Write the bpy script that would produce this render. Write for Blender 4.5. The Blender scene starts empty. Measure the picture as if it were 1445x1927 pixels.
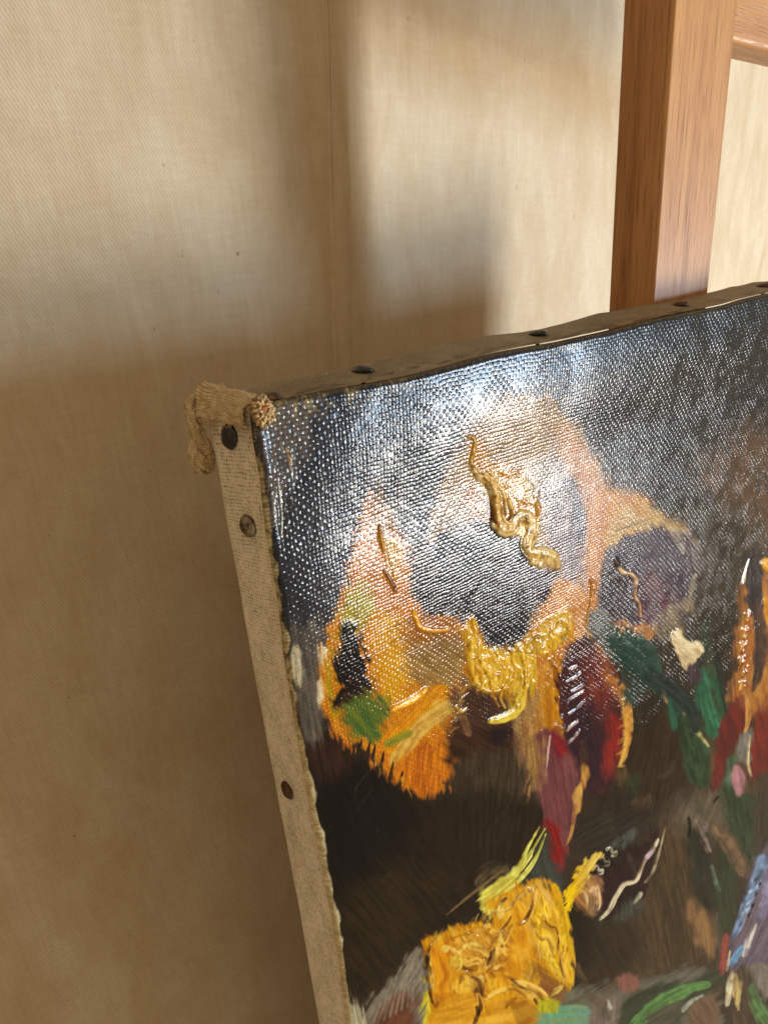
import bpy, bmesh, math, random
import numpy as np
from mathutils import Vector, Matrix

random.seed(7)
S = bpy.context.scene
# ------------------------------------------------------------------ camera
# world frame: origin at the painting's top left front corner, X along its top edge,
# Y into its depth, Z up its side (metres)
CAMPOS = (-0.1295, -0.1982, 0.0181)
MC = np.array([[0.80148693, -0.57955553, -0.14742483],
               [-0.37024467, -0.28731197, -0.88338594],
               [0.46961429, 0.76260554, -0.44485414]])      # rows: right, down, forward
FPX, CX, CY = 1350.3461, 529.80514, 1311.54629               # in pixels of a 1445 x 1927 frame
cam = bpy.data.cameras.new("camera")
camo = bpy.data.objects.new("camera", cam)
S.collection.objects.link(camo)
r_, d_, f_ = MC
camo.matrix_world = Matrix(((r_[0], -d_[0], -f_[0], CAMPOS[0]),
                            (r_[1], -d_[1], -f_[1], CAMPOS[1]),
                            (r_[2], -d_[2], -f_[2], CAMPOS[2]), (0, 0, 0, 1)))
cam.sensor_width = 36.0
cam.sensor_fit = 'AUTO'
cam.lens = FPX / 1927 * 36
cam.shift_x = (722.5 - CX) / 1927
cam.shift_y = (CY - 963.5) / 1927
cam.clip_start = 0.01
cam.clip_end = 50
cam.dof.use_dof = True
cam.dof.focus_distance = 0.30
cam.dof.aperture_fstop = 32
S.camera = camo
# ------------------------------------------------------------------ room light and window
W = bpy.data.worlds.new("World")
S.world = W
W.use_nodes = True
bg = W.node_tree.nodes['Background']
bg.inputs[0].default_value = (0.84, 0.63, 0.40, 1)
bg.inputs[1].default_value = 0.64

def area(name, pos, target, sx, sy, power, col):
    l = bpy.data.lights.new(name, 'AREA')
    l.shape = 'RECTANGLE'; l.size = sx; l.size_y = sy; l.energy = power; l.color = col
    o = bpy.data.objects.new(name, l)
    S.collection.objects.link(o)
    o.location = pos
    o.rotation_euler = (Vector(target) - Vector(pos)).to_track_quat('-Z', 'Y').to_euler()
    return o
T0 = Vector((0.15, 0.0, -0.1))
wd = Vector((0.81, -0.67, -0.248)).normalized()
area("window_light", T0 + wd * 2.6, T0, 0.44, 0.44, 64, (1.0, 0.965, 0.91))
ws = Vector((0.74, -0.66, -0.07)).normalized()
area("sky_light", T0 + ws * 2.6, T0, 0.62, 0.36, 46, (0.55, 0.76, 1.0))
S.view_settings.view_transform = 'Standard'
S.view_settings.look = 'None'
S.view_settings.exposure = 0.0
S.view_settings.gamma = 1.0
S.cycles.max_bounces = 6
S.cycles.sample_clamp_indirect = 4

# ------------------------------------------------------------------ noise and helpers
_rng = np.random.RandomState(11)
_T = _rng.rand(256, 256).astype(np.float32)
def vn(x, y, s=0):
    x = np.asarray(x, np.float32); y = np.asarray(y, np.float32)
    xi = np.floor(x).astype(np.int64); yi = np.floor(y).astype(np.int64)
    fx = x - xi; fy = y - yi
    fx = fx * fx * (3 - 2 * fx); fy = fy * fy * (3 - 2 * fy)
    a, b = s * 37, s * 91
    t = lambda i, j: _T[(xi + i + a) & 255, (yi + j + b) & 255]
    return (t(0, 0) * (1 - fx) + t(1, 0) * fx) * (1 - fy) + (t(0, 1) * (1 - fx) + t(1, 1) * fx) * fy
def fbm(x, y, s=0, o=3):
    r = 0; a = .5; tot = 0
    for k in range(o):
        r = r + a * vn(x * 2 ** k, y * 2 ** k, s + k * 5); tot += a; a *= .5
    return r / tot
def sm(a, b, x):
    t = np.clip((x - a) / (b - a), 0, 1)
    return t * t * (3 - 2 * t)
def lin(c):
    c = np.array(c, np.float32) / 255
    return np.where(c <= .04045, c / 12.92, ((c + .055) / 1.055) ** 2.4)
def cam_px(P):                                              # where a point of the place shows in the photograph
    s = (np.asarray(P, np.float64) - np.array(CAMPOS)) @ MC.T
    return (s[..., 0] / s[..., 2] * FPX + CX).astype(np.float32), (s[..., 1] / s[..., 2] * FPX + CY).astype(np.float32)
def ray(x, y): return MC.T @ np.array([(x - CX) / FPX, (y - CY) / FPX, 1.])
def onY(x, y, Y=0.):
    r = ray(x, y); t = (Y - CAMPOS[1]) / r[1]
    return np.array(CAMPOS) + r * t
def onX(x, y, X=0.):
    r = ray(x, y); t = (X - CAMPOS[0]) / r[0]
    return np.array(CAMPOS) + r * t

def link(name, me, mat=None, parent=None, smooth=True, **props):
    o = bpy.data.objects.new(name, me)
    S.collection.objects.link(o)
    if mat is not None: me.materials.append(mat)
    if parent is not None: o.parent = parent
    if smooth: me.shade_smooth()
    for k, v in props.items(): o[k] = v
    return o
def empty(name, loc, label, cat, **props):
    o = bpy.data.objects.new(name, None)
    S.collection.objects.link(o)
    o.location = loc; o.empty_display_size = .02
    o['label'] = label; o['category'] = cat
    for k, v in props.items(): o[k] = v
    return o
def grid_mesh(name, P, uv=None, cols=None, vals=None, flip=False):
    ny, nx = P.shape[:2]
    me = bpy.data.meshes.new(name)
    n = nx * ny
    idx = np.arange(n, dtype=np.int32).reshape(ny, nx)
    q = np.stack([idx[:-1, :-1], idx[:-1, 1:], idx[1:, 1:], idx[1:, :-1]], -1).reshape(-1, 4)
    if flip: q = q[:, ::-1]
    me.vertices.add(n); me.vertices.foreach_set('co', P.reshape(-1).astype(np.float32))
    me.loops.add(q.size); me.loops.foreach_set('vertex_index', q.reshape(-1).astype(np.int32))
    me.polygons.add(len(q)); me.polygons.foreach_set('loop_start', np.arange(0, q.size, 4, dtype=np.int32))
    me.update(calc_edges=True)
    if uv is not None:
        l = me.uv_layers.new(name='UVMap')
        l.data.foreach_set('uv', uv.reshape(-1, 2)[q.reshape(-1)].reshape(-1).astype(np.float32))
    if cols is not None:
        a = me.color_attributes.new('paint', 'FLOAT_COLOR', 'POINT')
        a.data.foreach_set('color', np.concatenate([cols.reshape(-1, 3), np.ones((n, 1))], 1).reshape(-1).astype(np.float32))
    for k, v in (vals or {}).items():
        a = me.attributes.new(k, 'FLOAT', 'POINT')
        a.data.foreach_set('value', v.reshape(-1).astype(np.float32))
    return me

class NT:
    """small node helper"""
    def __init__(s, name):
        s.m = bpy.data.materials.new(name); s.m.use_nodes = True
        s.t = s.m.node_tree; s.b = s.t.nodes['Principled BSDF']
    def n(s, typ, **kw):
        n = s.t.nodes.new(typ)
        for k, v in kw.items():
            if k.startswith('i_'):
                key = k[2:]; key = int(key) if key.isdigit() else key.replace('_', ' ')
                if isinstance(v, bpy.types.NodeSocket): s.t.links.new(v, n.inputs[key])
                else: n.inputs[key].default_value = v
            else: setattr(n, k, v)
        return n
    def math(s, op, a, b=0., c=None, clamp=False):
        n = s.n('ShaderNodeMath', operation=op, use_clamp=clamp)
        for i, v in enumerate([a, b] + ([c] if c is not None else [])):
            if isinstance(v, bpy.types.NodeSocket): s.t.links.new(v, n.inputs[i])
            else: n.inputs[i].default_value = v
        return n.outputs[0]
    def noise(s, vec, scale, detail=3, rough=.55, dist=0.):
        return s.n('ShaderNodeTexNoise', i_Vector=vec, i_Scale=scale, i_Detail=detail, i_Roughness=rough, i_Distortion=dist).outputs[0]
    def mapping(s, vec, scale=(1, 1, 1), rot=(0, 0, 0)):
        return s.n('ShaderNodeMapping', i_Vector=vec, i_Scale=scale, i_Rotation=rot).outputs[0]
    def ramp(s, fac, stops):
        n = s.n('ShaderNodeValToRGB', i_0=fac)
        e = n.color_ramp.elements
        while len(e) < len(stops): e.new(.5)
        for el, (p, c) in zip(e, stops):
            el.position = p
            el.color = tuple(lin(c)) + (1,) if not isinstance(c, float) else (c, c, c, 1)
        return n.outputs[0]
    def mix(s, fac, a, b, mode='MIX'):
        n = s.n('ShaderNodeMix', data_type='RGBA', blend_type=mode)
        for i, v in ((0, fac), (6, a), (7, b)):
            if isinstance(v, bpy.types.NodeSocket): s.t.links.new(v, n.inputs[i])
            elif i == 0: n.inputs[0].default_value = v
            else: n.inputs[i].default_value = tuple(lin(v)) + (1,)
        return n.outputs[2]
    def bump(s, h, dist, strength=1., normal=None):
        n = s.n('ShaderNodeBump', i_Height=h, i_Distance=dist, i_Strength=strength)
        if normal is not None: s.t.links.new(normal, n.inputs['Normal'])
        return n.outputs[0]
    def set(s, **kw):
        for k, v in kw.items():
            key = k.replace('_', ' ')
            if isinstance(v, bpy.types.NodeSocket): s.t.links.new(v, s.b.inputs[key])
            else: s.b.inputs[key].default_value = v
        return s.m
    def weave(s, uv, pu, pv, warp=.25, warpscale=900):
        """plain weave from a uv in metres: returns (height, u thread, v thread)"""
        sp = s.n('ShaderNodeSeparateXYZ', i_0=uv)
        n1 = s.noise(s.mapping(uv, (160, 160, 1)), 1, 2); n2 = s.noise(s.mapping(uv, (110, 190, 1)), 1, 2, .5, .3)
        n3 = s.noise(s.mapping(uv, (700, 520, 1)), 1, 1)
        U = s.math('ADD', s.math('DIVIDE', sp.outputs[0], pu), s.math('MULTIPLY', s.math('SUBTRACT', n1, .5), 1.2))
        V = s.math('ADD', s.math('DIVIDE', sp.outputs[1], pv), s.math('MULTIPLY', s.math('SUBTRACT', n2, .5), 1.6))
        U = s.math('ADD', U, s.math('MULTIPLY', s.math('SUBTRACT', n3, .5), warp * 1.4))
        su = s.math('SINE', s.math('MULTIPLY', U, math.pi)); sv = s.math('SINE', s.math('MULTIPLY', V, math.pi))
        au = s.math('ABSOLUTE', su); av = s.math('ABSOLUTE', sv)
        chk = s.math('MULTIPLY', su, sv)
        h = s.math('ADD', s.math('MULTIPLY', s.math('MULTIPLY', au, av), .62), s.math('MULTIPLY', chk, .38))
        h = s.math('ADD', h, s.math('MULTIPLY', av, .25))
        return h, au, av

# ------------------------------------------------------------------ materials
def mat_backdrop():
    k = NT('linen_cloth')
    uv = k.mapping(k.n('ShaderNodeTexCoord').outputs['UV'], (.95, .95, 1))
    st = k.noise(k.mapping(uv, (15, 8, 1)), 1, 6, .66, .5)
    st2 = k.math('ADD', k.math('MULTIPLY', k.noise(k.mapping(uv, (380, 40, 1)), 1, 4, .65), .6), k.math('MULTIPLY', k.noise(k.mapping(uv, (50, 420, 1)), 1, 3, .6), .4))
    st3 = k.noise(k.mapping(uv, (17, 13, 1)), 1, 6, .68, .8)
    col = k.ramp(st, [(.28, (182, 163, 131)), (.47, (192, 177, 149)), (.62, (199, 186, 161)), (.8, (186, 168, 138))])
    col = k.mix(k.math('MULTIPLY', k.math('GREATER_THAN', st3, .99), 0), col, (120, 90, 60))
    dk = k.ramp(st3, [(.42, 0.), (.60, 1.)])
    col = k.mix(k.math('MULTIPLY', dk, .22), col, (164, 136, 98))
    sk = k.ramp(st2, [(.38, 0.), (.62, 1.)])
    col = k.mix(k.math('MULTIPLY', sk, .24), col, (154, 128, 98), 'MIX')
    sp = k.noise(k.mapping(uv, (150, 110, 1)), 1, 2)
    spk = k.ramp(sp, [(.73, 0.), (.79, 1.)])
    col = k.mix(k.math('MULTIPLY', spk, .7), col, (105, 78, 52))
    # twill: fine diagonal ribs broken by the crossing threads
    s = k.n('ShaderNodeSeparateXYZ', i_0=k.mapping(uv, (1, 1, 1), (0, 0, math.radians(-30))))
    nz = k.noise(k.mapping(uv, (260, 260, 1)), 1, 2)
    nl = k.noise(k.mapping(uv, (900, 500, 1)), 1, 1)
    a = k.math('ADD', k.math('MULTIPLY', s.outputs[0], 2 * math.pi / .00155), k.math('MULTIPLY', nz, 5.0))
    rib = k.math('SINE', a)
    rib = k.math('MULTIPLY', rib, k.math('ADD', k.math('MULTIPLY', nl, 1.9), -.25))
    su = k.n('ShaderNodeSeparateXYZ', i_0=uv).outputs[0]
    near = k.n('ShaderNodeMapRange', i_0=su, i_1=.20, i_2=.02, i_3=.12, i_4=.8).outputs[0]
    rib = k.math('MULTIPLY', rib, near)
    col = k.mix(k.math('MULTIPLY', k.math('ADD', rib, .5, clamp=True), .045), col, (120, 94, 65))
    fine = k.noise(k.mapping(uv, (1600, 900, 1)), 1, 2)
    h = k.math('ADD', rib, k.math('MULTIPLY', fine, 1.3))
    h = k.math('ADD', h, k.math('MULTIPLY', st2, 1.2))
    return k.set(Base_Color=col, Roughness=.82, Specular_IOR_Level=.25, Normal=k.bump(h, .00013, .8),
                 Sheen_Weight=.1)

def mat_wood(name, c1, c2, c3, axis=2, rough=.42):
    k = NT(name)
    ob = k.n('ShaderNodeTexCoord').outputs['Object']
    sc = lambda a, b: tuple(b if i == axis else a for i in range(3))
    g1 = k.noise(k.mapping(ob, sc(70, 5)), 1, 5, .6, .5)
    g2 = k.noise(k.mapping(ob, sc(600, 16)), 1, 4, .6)
    pore = k.noise(k.mapping(ob, sc(1500, 48)), 1, 2, .5)
    pore2 = k.noise(k.mapping(ob, sc(900, 30)), 1, 2, .5)
    col = k.ramp(g1, [(.3, c1), (.52, c2), (.75, c3)])
    col = k.mix(k.math('MULTIPLY', k.ramp(g2, [(.35, 0.), (.75, 1.)]), .38), col, c1)
    pm = k.ramp(pore, [(.57, 0.), (.66, 1.)])
    pm2 = k.ramp(pore2, [(.63, 0.), (.68, 1.)])
    col = k.mix(k.math('MULTIPLY', pm, .36), col, (92, 54, 30))
    col = k.mix(k.math('MULTIPLY', pm2, .36), col, (80, 46, 28))
    h = k.math('SUBTRACT', k.math('MULTIPLY', g2, .5), k.math('ADD', k.math('MULTIPLY', pm, .5), pm2))
    return k.set(Base_Color=col, Roughness=k.math('ADD', k.math('MULTIPLY', g2, .25), rough - .12),
                 Normal=k.bump(h, .0001, .9), Coat_Weight=.08, Coat_Roughness=.35, Specular_IOR_Level=.3)

def mat_paint():
    k = NT('oil_paint')
    uv = k.n('ShaderNodeTexCoord').outputs['UV']
    col = k.n('ShaderNodeAttribute', attribute_name='paint').outputs['Color']
    wv = k.n('ShaderNodeAttribute', attribute_name='weave').outputs['Fac']
    h, au, av = k.weave(uv, .00168, .00146)
    amp = k.ramp(k.noise(k.mapping(uv, (75, 95, 1)), 1, 5, .7), [(.36, 0.), (.64, 1.)])
    sl = k.noise(k.mapping(uv, (30, 800, 1)), 1, 3)                # slubs along the weft
    sl2 = k.noise(k.mapping(uv, (900, 40, 1)), 1, 2)
    hh = k.math('MULTIPLY', h, k.math('ADD', k.math('MULTIPLY', amp, .85), .32))
    hh = k.math('ADD', hh, k.math('MULTIPLY', sl, .55))
    hh = k.math('ADD', hh, k.math('MULTIPLY', sl2, .25))
    hh = k.math('MULTIPLY', hh, wv)
    fine = k.noise(k.mapping(uv, (1500, 1500, 1)), 1, 3, .6)
    br = k.noise(k.mapping(uv, (1900, 260, 1), (0, 0, .5)), 1, 2, .6, .4)
    hh = k.math('ADD', hh, k.math('MULTIPLY', fine, k.math('SUBTRACT', .75, k.math('MULTIPLY', wv, .60))))
    hh = k.math('ADD', hh, k.math('MULTIPLY', br, k.math('SUBTRACT', .9, k.math('MULTIPLY', wv, .75))))
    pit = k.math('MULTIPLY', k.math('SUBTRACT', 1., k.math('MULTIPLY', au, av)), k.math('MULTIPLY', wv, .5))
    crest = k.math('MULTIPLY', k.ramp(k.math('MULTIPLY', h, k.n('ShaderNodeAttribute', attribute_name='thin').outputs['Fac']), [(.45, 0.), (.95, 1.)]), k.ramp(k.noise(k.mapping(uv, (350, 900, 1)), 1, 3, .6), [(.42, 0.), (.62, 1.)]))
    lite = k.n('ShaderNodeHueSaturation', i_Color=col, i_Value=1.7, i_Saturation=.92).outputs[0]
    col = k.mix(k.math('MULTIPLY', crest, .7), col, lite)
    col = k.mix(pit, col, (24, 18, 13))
    nrm = k.bump(hh, .000095, 1.)
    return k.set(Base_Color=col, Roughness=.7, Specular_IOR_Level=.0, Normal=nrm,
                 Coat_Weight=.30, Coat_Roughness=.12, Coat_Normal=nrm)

def mat_margin():
    k = NT('primed_canvas')
    uv = k.n('ShaderNodeTexCoord').outputs['UV']
    col = k.n('ShaderNodeAttribute', attribute_name='paint').outputs['Color']
    h, au, av = k.weave(uv, .00150, .00128, .2)
    n = k.noise(k.mapping(uv, (140, 60, 1)), 1, 4, .6)
    n2 = k.noise(k.mapping(uv, (1500, 1500, 1)), 1, 3, .6)
    cell = k.math('MULTIPLY', au, av)
    pit = k.math('SUBTRACT', 1., k.ramp(cell, [(.03, 0.), (.36, 1.)]))
    pit = k.math('MULTIPLY', pit, k.ramp(k.noise(k.mapping(uv, (420, 420, 1)), 1, 2), [(.35, .0), (.62, 1.)]))
    pit = k.math('MULTIPLY', pit, k.ramp(n, [(.3, .5), (.6, 1.)]))
    c = k.mix(k.math('MULTIPLY', k.ramp(n, [(.4, 0.), (.7, 1.)]), .25), col, (120, 98, 68))
    c = k.mix(k.math('MULTIPLY', pit, .9, clamp=True), c, (46, 33, 20))
    hh = k.math('ADD', h, k.math('MULTIPLY', n2, .4))
    return k.set(Base_Color=c, Roughness=.62, Specular_IOR_Level=.35, Normal=k.bump(hh, .00022, .8))

def mat_cloth(name, c1, c2, p=.0011):
    k = NT(name)
    uv = k.n('ShaderNodeTexCoord').outputs['UV']
    h, au, av = k.weave(uv, p, p, .2)
    n = k.noise(k.mapping(uv, (220, 220, 1)), 1, 4, .6)
    cell = k.math('MULTIPLY', au, av)
    pit = k.math('SUBTRACT', 1., k.ramp(cell, [(.03, 0.), (.35, 1.)]))
    c = k.mix(k.ramp(n, [(.38, 0.), (.65, 1.)]), c1, c2)
    c = k.mix(k.math('MULTIPLY', pit, .7), c, (70, 45, 22))
    return k.set(Base_Color=c, Roughness=.85, Specular_IOR_Level=.2, Normal=k.bump(h, .00020, 1.))

def mat_plain(name, c, rough=.5, metal=0., vary=None, scale=900, spec=.5):
    k = NT(name)
    ob = k.n('ShaderNodeTexCoord').outputs['Object']
    n = k.noise(k.mapping(ob, (scale,) * 3), 1, 4, .6)
    col = k.mix(k.ramp(n, [(.4, 0.), (.66, 1.)]), c, vary or c)
    return k.set(Base_Color=col, Roughness=rough, Metallic=metal, Specular_IOR_Level=spec, Normal=k.bump(n, .00015, .6))

M_BACK = mat_backdrop()
M_POST = mat_wood('varnished_beech', (150, 100, 58), (182, 132, 82), (194, 146, 94), 2)
M_BAR = mat_wood('varnished_beech_crossways', (156, 106, 64), (186, 136, 88), (200, 152, 102), 0)
M_STRETCH = mat_wood('bare_pine', (150, 115, 75), (175, 138, 92), (188, 152, 105), 2)
M_PAINT = mat_paint()
M_MARGIN = mat_margin()
M_FLAP = mat_cloth('raw_linen', (216, 196, 156), (184, 154, 106), .00066)
M_FIBRE = mat_plain('linen_fibre', (206, 176, 128), .75, 0, (176, 138, 88), 700, .2)
M_KNOT = mat_plain('rusty_fibre', (170, 92, 48), .8, 0, (196, 130, 80), 900, .2)
M_TACK = mat_plain('blued_iron', (62, 62, 64), .30, .8, (44, 38, 34), 500)
M_TACKR = mat_plain('rusted_iron', (92, 56, 34), .42, .5, (48, 34, 26), 600)
M_TACKW = mat_plain('worn_iron', (54, 48, 44), .34, .7, (150, 134, 112), 420)

# ------------------------------------------------------------------ backdrop cloth
YB = 0.170
def backdrop():
    root = empty('canvas_backdrop', (0.2, YB, -0.6),
                 'creamy stained linen cloth with a vertical seam hanging behind the easel', 'backdrop')
    # cloth seam runs slightly off plumb
    seam = lambda z: 0.1745 + z * 0.110
    def panel(x0, x1, nx, side):
        z = np.linspace(-1.4, .95, 620); t = np.linspace(0, 1, nx)
        Zg, Tg = np.meshgrid(z, t, indexing='ij')
        sx = seam(Zg)
        X = (sx + (x0 - sx) * (1 - Tg)) if side < 0 else (sx + (x1 - sx) * Tg)
        dd = np.abs(X - sx)
        y = .0022 * (fbm(X * 5, Zg * 3, 3) - .5) * 2 + .0006 * (fbm(X * 45, Zg * 9, 9) - .5)
        y += .0005 * np.exp(-(dd / .006) ** 2) * (-1 if side > 0 else .4)
        y += (X - sx) * .25 * (side > 0) * sm(0, .05, X - sx)
        fold = sm(.24, -.02, Zg)
        y -= fold * .0034 * np.exp(-((dd - .010 - .004 * (vn(Zg * 12, 0 * Zg, 4) - .5)) / .0028) ** 2) * (1 if side > 0 else .45)
        P = np.stack([X, YB + y, Zg], -1)
        me = grid_mesh('cloth_panel', P - np.array([.2, YB, -.6]), uv=np.stack([X, Zg], -1))
        return link('cloth_panel', me, M_BACK, root)
    panel(-.95, 0, 300, -1)
    panel(0, 2.2, 420, 1)
    # the seam: a narrow rolled hem standing proud of both panels
    z = np.linspace(-1.4, .95, 900); t = np.linspace(0, 1, 12)
    Zg, Tg = np.meshgrid(z, t, indexing='ij')
    w = .0018 + .0008 * vn(Zg * 30, 0 * Zg, 2)
    X = seam(Zg) + (Tg - .5) * w * 2 + .0005 * (vn(Zg * 24, 0 * Zg, 8) - .5)
    Y = YB - .0003 - .0007 * np.sin(Tg * math.pi) + .0004 * (vn(Zg * 60, Tg * 2, 6) - .5)
    me = grid_mesh('seam', np.stack([X, Y, Zg], -1) - np.array([.2, YB, -.6]), uv=np.stack([X, Zg], -1))
    link('seam', me, M_BACK, root)
backdrop()

# ------------------------------------------------------------------ easel
def bevel_box(name, lo, hi, mat, parent, bev=.0015, seg=3, org=(0, 0, 0)):
    bm = bmesh.new()
    bmesh.ops.create_cube(bm, size=1)
    lo, hi = Vector(lo), Vector(hi)
    for v in bm.verts: v.co = Vector([(lo[i] + hi[i]) / 2 + v.co[i] * (hi[i] - lo[i]) for i in range(3)]) - Vector(org)
    bmesh.ops.bevel(bm, geom=bm.edges[:], offset=bev, segments=seg, profile=.5, affect='EDGES')
    me = bpy.data.meshes.new(name); bm.to_mesh(me); bm.free()
    o = link(name, me, mat, parent)
    m = o.modifiers.new('normals', 'WEIGHTED_NORMAL'); m.keep_sharp = True
    return o
def easel():
    root = empty('easel', (.307, .047, -1.0), 'varnished reddish wooden easel mast with a crossbar standing behind the painting', 'easel')
    org = (.307, .047, -1.0)
    bevel_box('post', (.2785, .0345, -.95), (.3335, .0600, .62), M_POST, root, .0017, 4, org)
    b = bevel_box('crossbar', (.3337, .0385, -.022), (.80, .0545, .022), M_BAR, root, .0022, 4, (.3337, .0465, 0))
    b.location = (.3337 - org[0], .0465 - org[1], .1372 - org[2]); b.rotation_euler = (0, math.radians(3), 0)
easel()

# ------------------------------------------------------------------ the painting
PW, PH, PD = .575, .86, .030
ptg = empty('oil_painting', (0, PD, -PH), 'old glossy oil painting of yellow and purple irises tacked on a stretched canvas', 'painting')
ORG = np.array([0, PD, -PH])

# wavering left edge of the painted face (x against height)
_ez = np.array([.01, -.0097, -.0234, -.0381, -.0605, -.0831, -.1061, -.1287, -.1517, -.1757, -.2141, -.2493, -.2749, -.40, -.9])
_ex = np.array([.0, -.0009, -.0006, -.0016, -.0012, -.0020, -.0022, -.0020, -.0014, -.0004, .0008, .0010, -.0002, .0, 0.])
def edge_x(z): return np.interp(-z, -_ez, _ex)
def top_z(x):      # slight scallops of the top fold
    return .0004 * np.sin(x * 62 + .6) - .0003 + .0006 * (vn(np.asarray(x) * 60, np.asarray(x) * 0, 5) - .5)
RND = .0022
SAG = .0065
def canvas_surface(u, w):
    """u,w: distance from the left and top folds, may be a little negative in the arc; returns X,Y,Z"""
    X = u + edge_x(-w) * np.exp(-np.maximum(u, 0) / .02)
    Z = -w + top_z(u) * np.exp(-np.maximum(w, 0) / .012)
    # soft rounding onto the sides
    yl = RND * (1 - np.sqrt(np.clip(1 - (1 - np.clip(u / RND, 0, 1)) ** 2, 0, 1)))
    yt = RND * (1 - np.sqrt(np.clip(1 - (1 - np.clip(w / RND, 0, 1)) ** 2, 0, 1)))
    Y = np.maximum(yl, yt)
    # the cloth sags a little off the bars and puckers towards the tacks
    bar = sm(0, .055, u) * sm(0, .055, w) * sm(0, .05, PW - u)
    Y = Y + .0014 * bar + SAG * (w / .16 * np.exp(1 - w / .16)) * sm(0, .05, w) * sm(0, .12, u) * sm(0, .12, PW - u)
    pk = 0
    for tx in (.013, .0582, .1577, .2691, .3545):
        pk = pk + np.exp(-((u - tx) / .012) ** 2) * np.exp(-w / .030) * sm(0, .006, w)
    for tz in (.0086, .0378, .1498):
        pk = pk + np.exp(-((w - tz) / .012) ** 2) * np.exp(-u / .022) * sm(0, .006, u)
    Y = Y + .0004 * pk + .0006 * (fbm(u * 22, w * 22, 6, 2) - .5) * bar
    return X, Y, Z

# graded grid: finer where the canvas is close
def graded(n, total, k):
    t = np.linspace(0, 1, n)
    return total * (np.exp(k * t) - 1) / (np.exp(k) - 1)
gu = graded(760, PW, 1.35); gw = graded(1180, PH, 1.15)
gu = np.concatenate([np.linspace(0, RND, 8)[:-1], RND + (PW - RND) * gu / PW])
gw = np.concatenate([np.linspace(0, RND, 8)[:-1], RND + (PH - RND) * gw / PH])
Wg, Ug = np.meshgrid(gw, gu, indexing='ij')
Xs, Ys, Zs = canvas_surface(Ug, Wg)
PX, PY = cam_px(np.stack([Xs, Ys, Zs], -1))      # where each spot of the canvas appears in the photo: used as drawing paper
Ug = Ug.astype(np.float32); Wg = Wg.astype(np.float32)
N = PX.shape
COL = np.zeros(N + (3,), np.float32); HT = np.zeros(N, np.float32); WV = np.ones(N, np.float32)

GRAIN = fbm(PX * .03, PY * .03, 1, 4)
FINE = fbm(PX * .22, PY * .22, 7, 2)
def box(pts, m):
    pts = np.array(pts, float)
    x0, y0 = pts.min(0) - m; x1, y1 = pts.max(0) + m
    rows, cols = np.where((PX >= x0) & (PX <= x1) & (PY >= y0) & (PY <= y1))
    return rows, cols
def catmull(P, closed, n=6):
    P = np.array(P, float); L = len(P); out = []
    rng = range(L if closed else L - 1)
    for i in rng:
        if closed: a, b, c, d = P[i - 1], P[i], P[(i + 1) % L], P[(i + 2) % L]
        else: a, b, c, d = P[max(i - 1, 0)], P[i], P[i + 1], P[min(i + 2, L - 1)]
        for t in np.linspace(0, 1, n, endpoint=False):
            out.append(.5 * ((2 * b) + (-a + c) * t + (2 * a - 5 * b + 4 * c - d) * t * t + (-a + 3 * b - 3 * c + d) * t ** 3))
    if not closed: out.append(P[-1])
    return np.array(out)
def seg_d(x, y, A, B):
    dx, dy = B - A; l2 = dx * dx + dy * dy + 1e-9
    t = np.clip(((x - A[0]) * dx + (y - A[1]) * dy) / l2, 0, 1)
    return np.hypot(x - A[0] - t * dx, y - A[1] - t * dy), t
def put(r, c, a, col, col2, ang, st, ht, wv, seed, fr=(.02, .22)):
    x, y = PX[r, c], PY[r, c]
    ca, sa = math.cos(math.radians(ang)), math.sin(math.radians(ang))
    s_, t_ = x * ca + y * sa, -x * sa + y * ca
    n = .55 * vn(s_ * fr[0], t_ * fr[1], seed) + .45 * vn(s_ * fr[0] * 2.3, t_ * fr[1] * 2.6, seed + 3)
    n2 = FINE[r, c]
    m = np.clip((n - .5) * 2.2 * st + .5 + (GRAIN[r, c] - .5) * .8, 0, 1)[:, None]
    k = lin(col) * (1 - m) + lin(col2 if col2 is not None else np.array(col) * .72) * m
    k = k * (1 + .22 * (n2 - .5) + .12 * (vn(s_ * .05, t_ * .55, seed + 9) - .5) + .16 * (vn(x * .5, y * .5, seed + 4) - .5))[:, None]
    COL[r, c] = COL[r, c] * (1 - a[:, None]) + k * a[:, None]
    if ht: HT[r, c] = HT[r, c] * (1 - .5 * a) + ht * a * (.55 + .9 * (n - .5) + .25)
    if wv is not None: WV[r, c] = WV[r, c] * (1 - a) + wv * a
SOFT = 1.5
def blob(pts, col, col2=None, edge=5, rag=8, rf=.07, ang=90, st=1., a=1., ht=0., wv=None, seed=1, fr=(.02, .22), smooth=True):
    if wv is None or wv > .5: edge = edge * SOFT; rag = rag * 1.15
    if ht > 0: ht = ht * .5
    q = catmull(pts, True, 5) if smooth else np.array(pts, float)
    r, c = box(q, edge + rag + 3)
    if not len(r): return
    x, y = PX[r, c], PY[r, c]
    d = np.full(x.shape, 1e9, np.float32); ins = np.zeros(x.shape, bool)
    for i in range(len(q)):
        A, B = q[i - 1], q[i]
        dd, _ = seg_d(x, y, A, B); d = np.minimum(d, dd)
        if A[1] != B[1]:
            cr = ((A[1] > y) != (B[1] > y)) & (x < (B[0] - A[0]) * (y - A[1]) / (B[1] - A[1]) + A[0])
            ins ^= cr
    d = np.where(ins, -d, d)
    ca, sa = math.cos(math.radians(ang)), math.sin(math.radians(ang))
    s_, t_ = x * ca + y * sa, -x * sa + y * ca
    n = .5 * vn(x * rf, y * rf, seed + 20) + .5 * vn(s_ * rf * .5, t_ * rf * 4, seed + 21)
    d = d + rag * (n - .5) * 2.2
    al = sm(edge, -edge, d) * a
    put(r, c, al, col, col2, ang, st, ht, wv, seed, fr)
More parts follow.
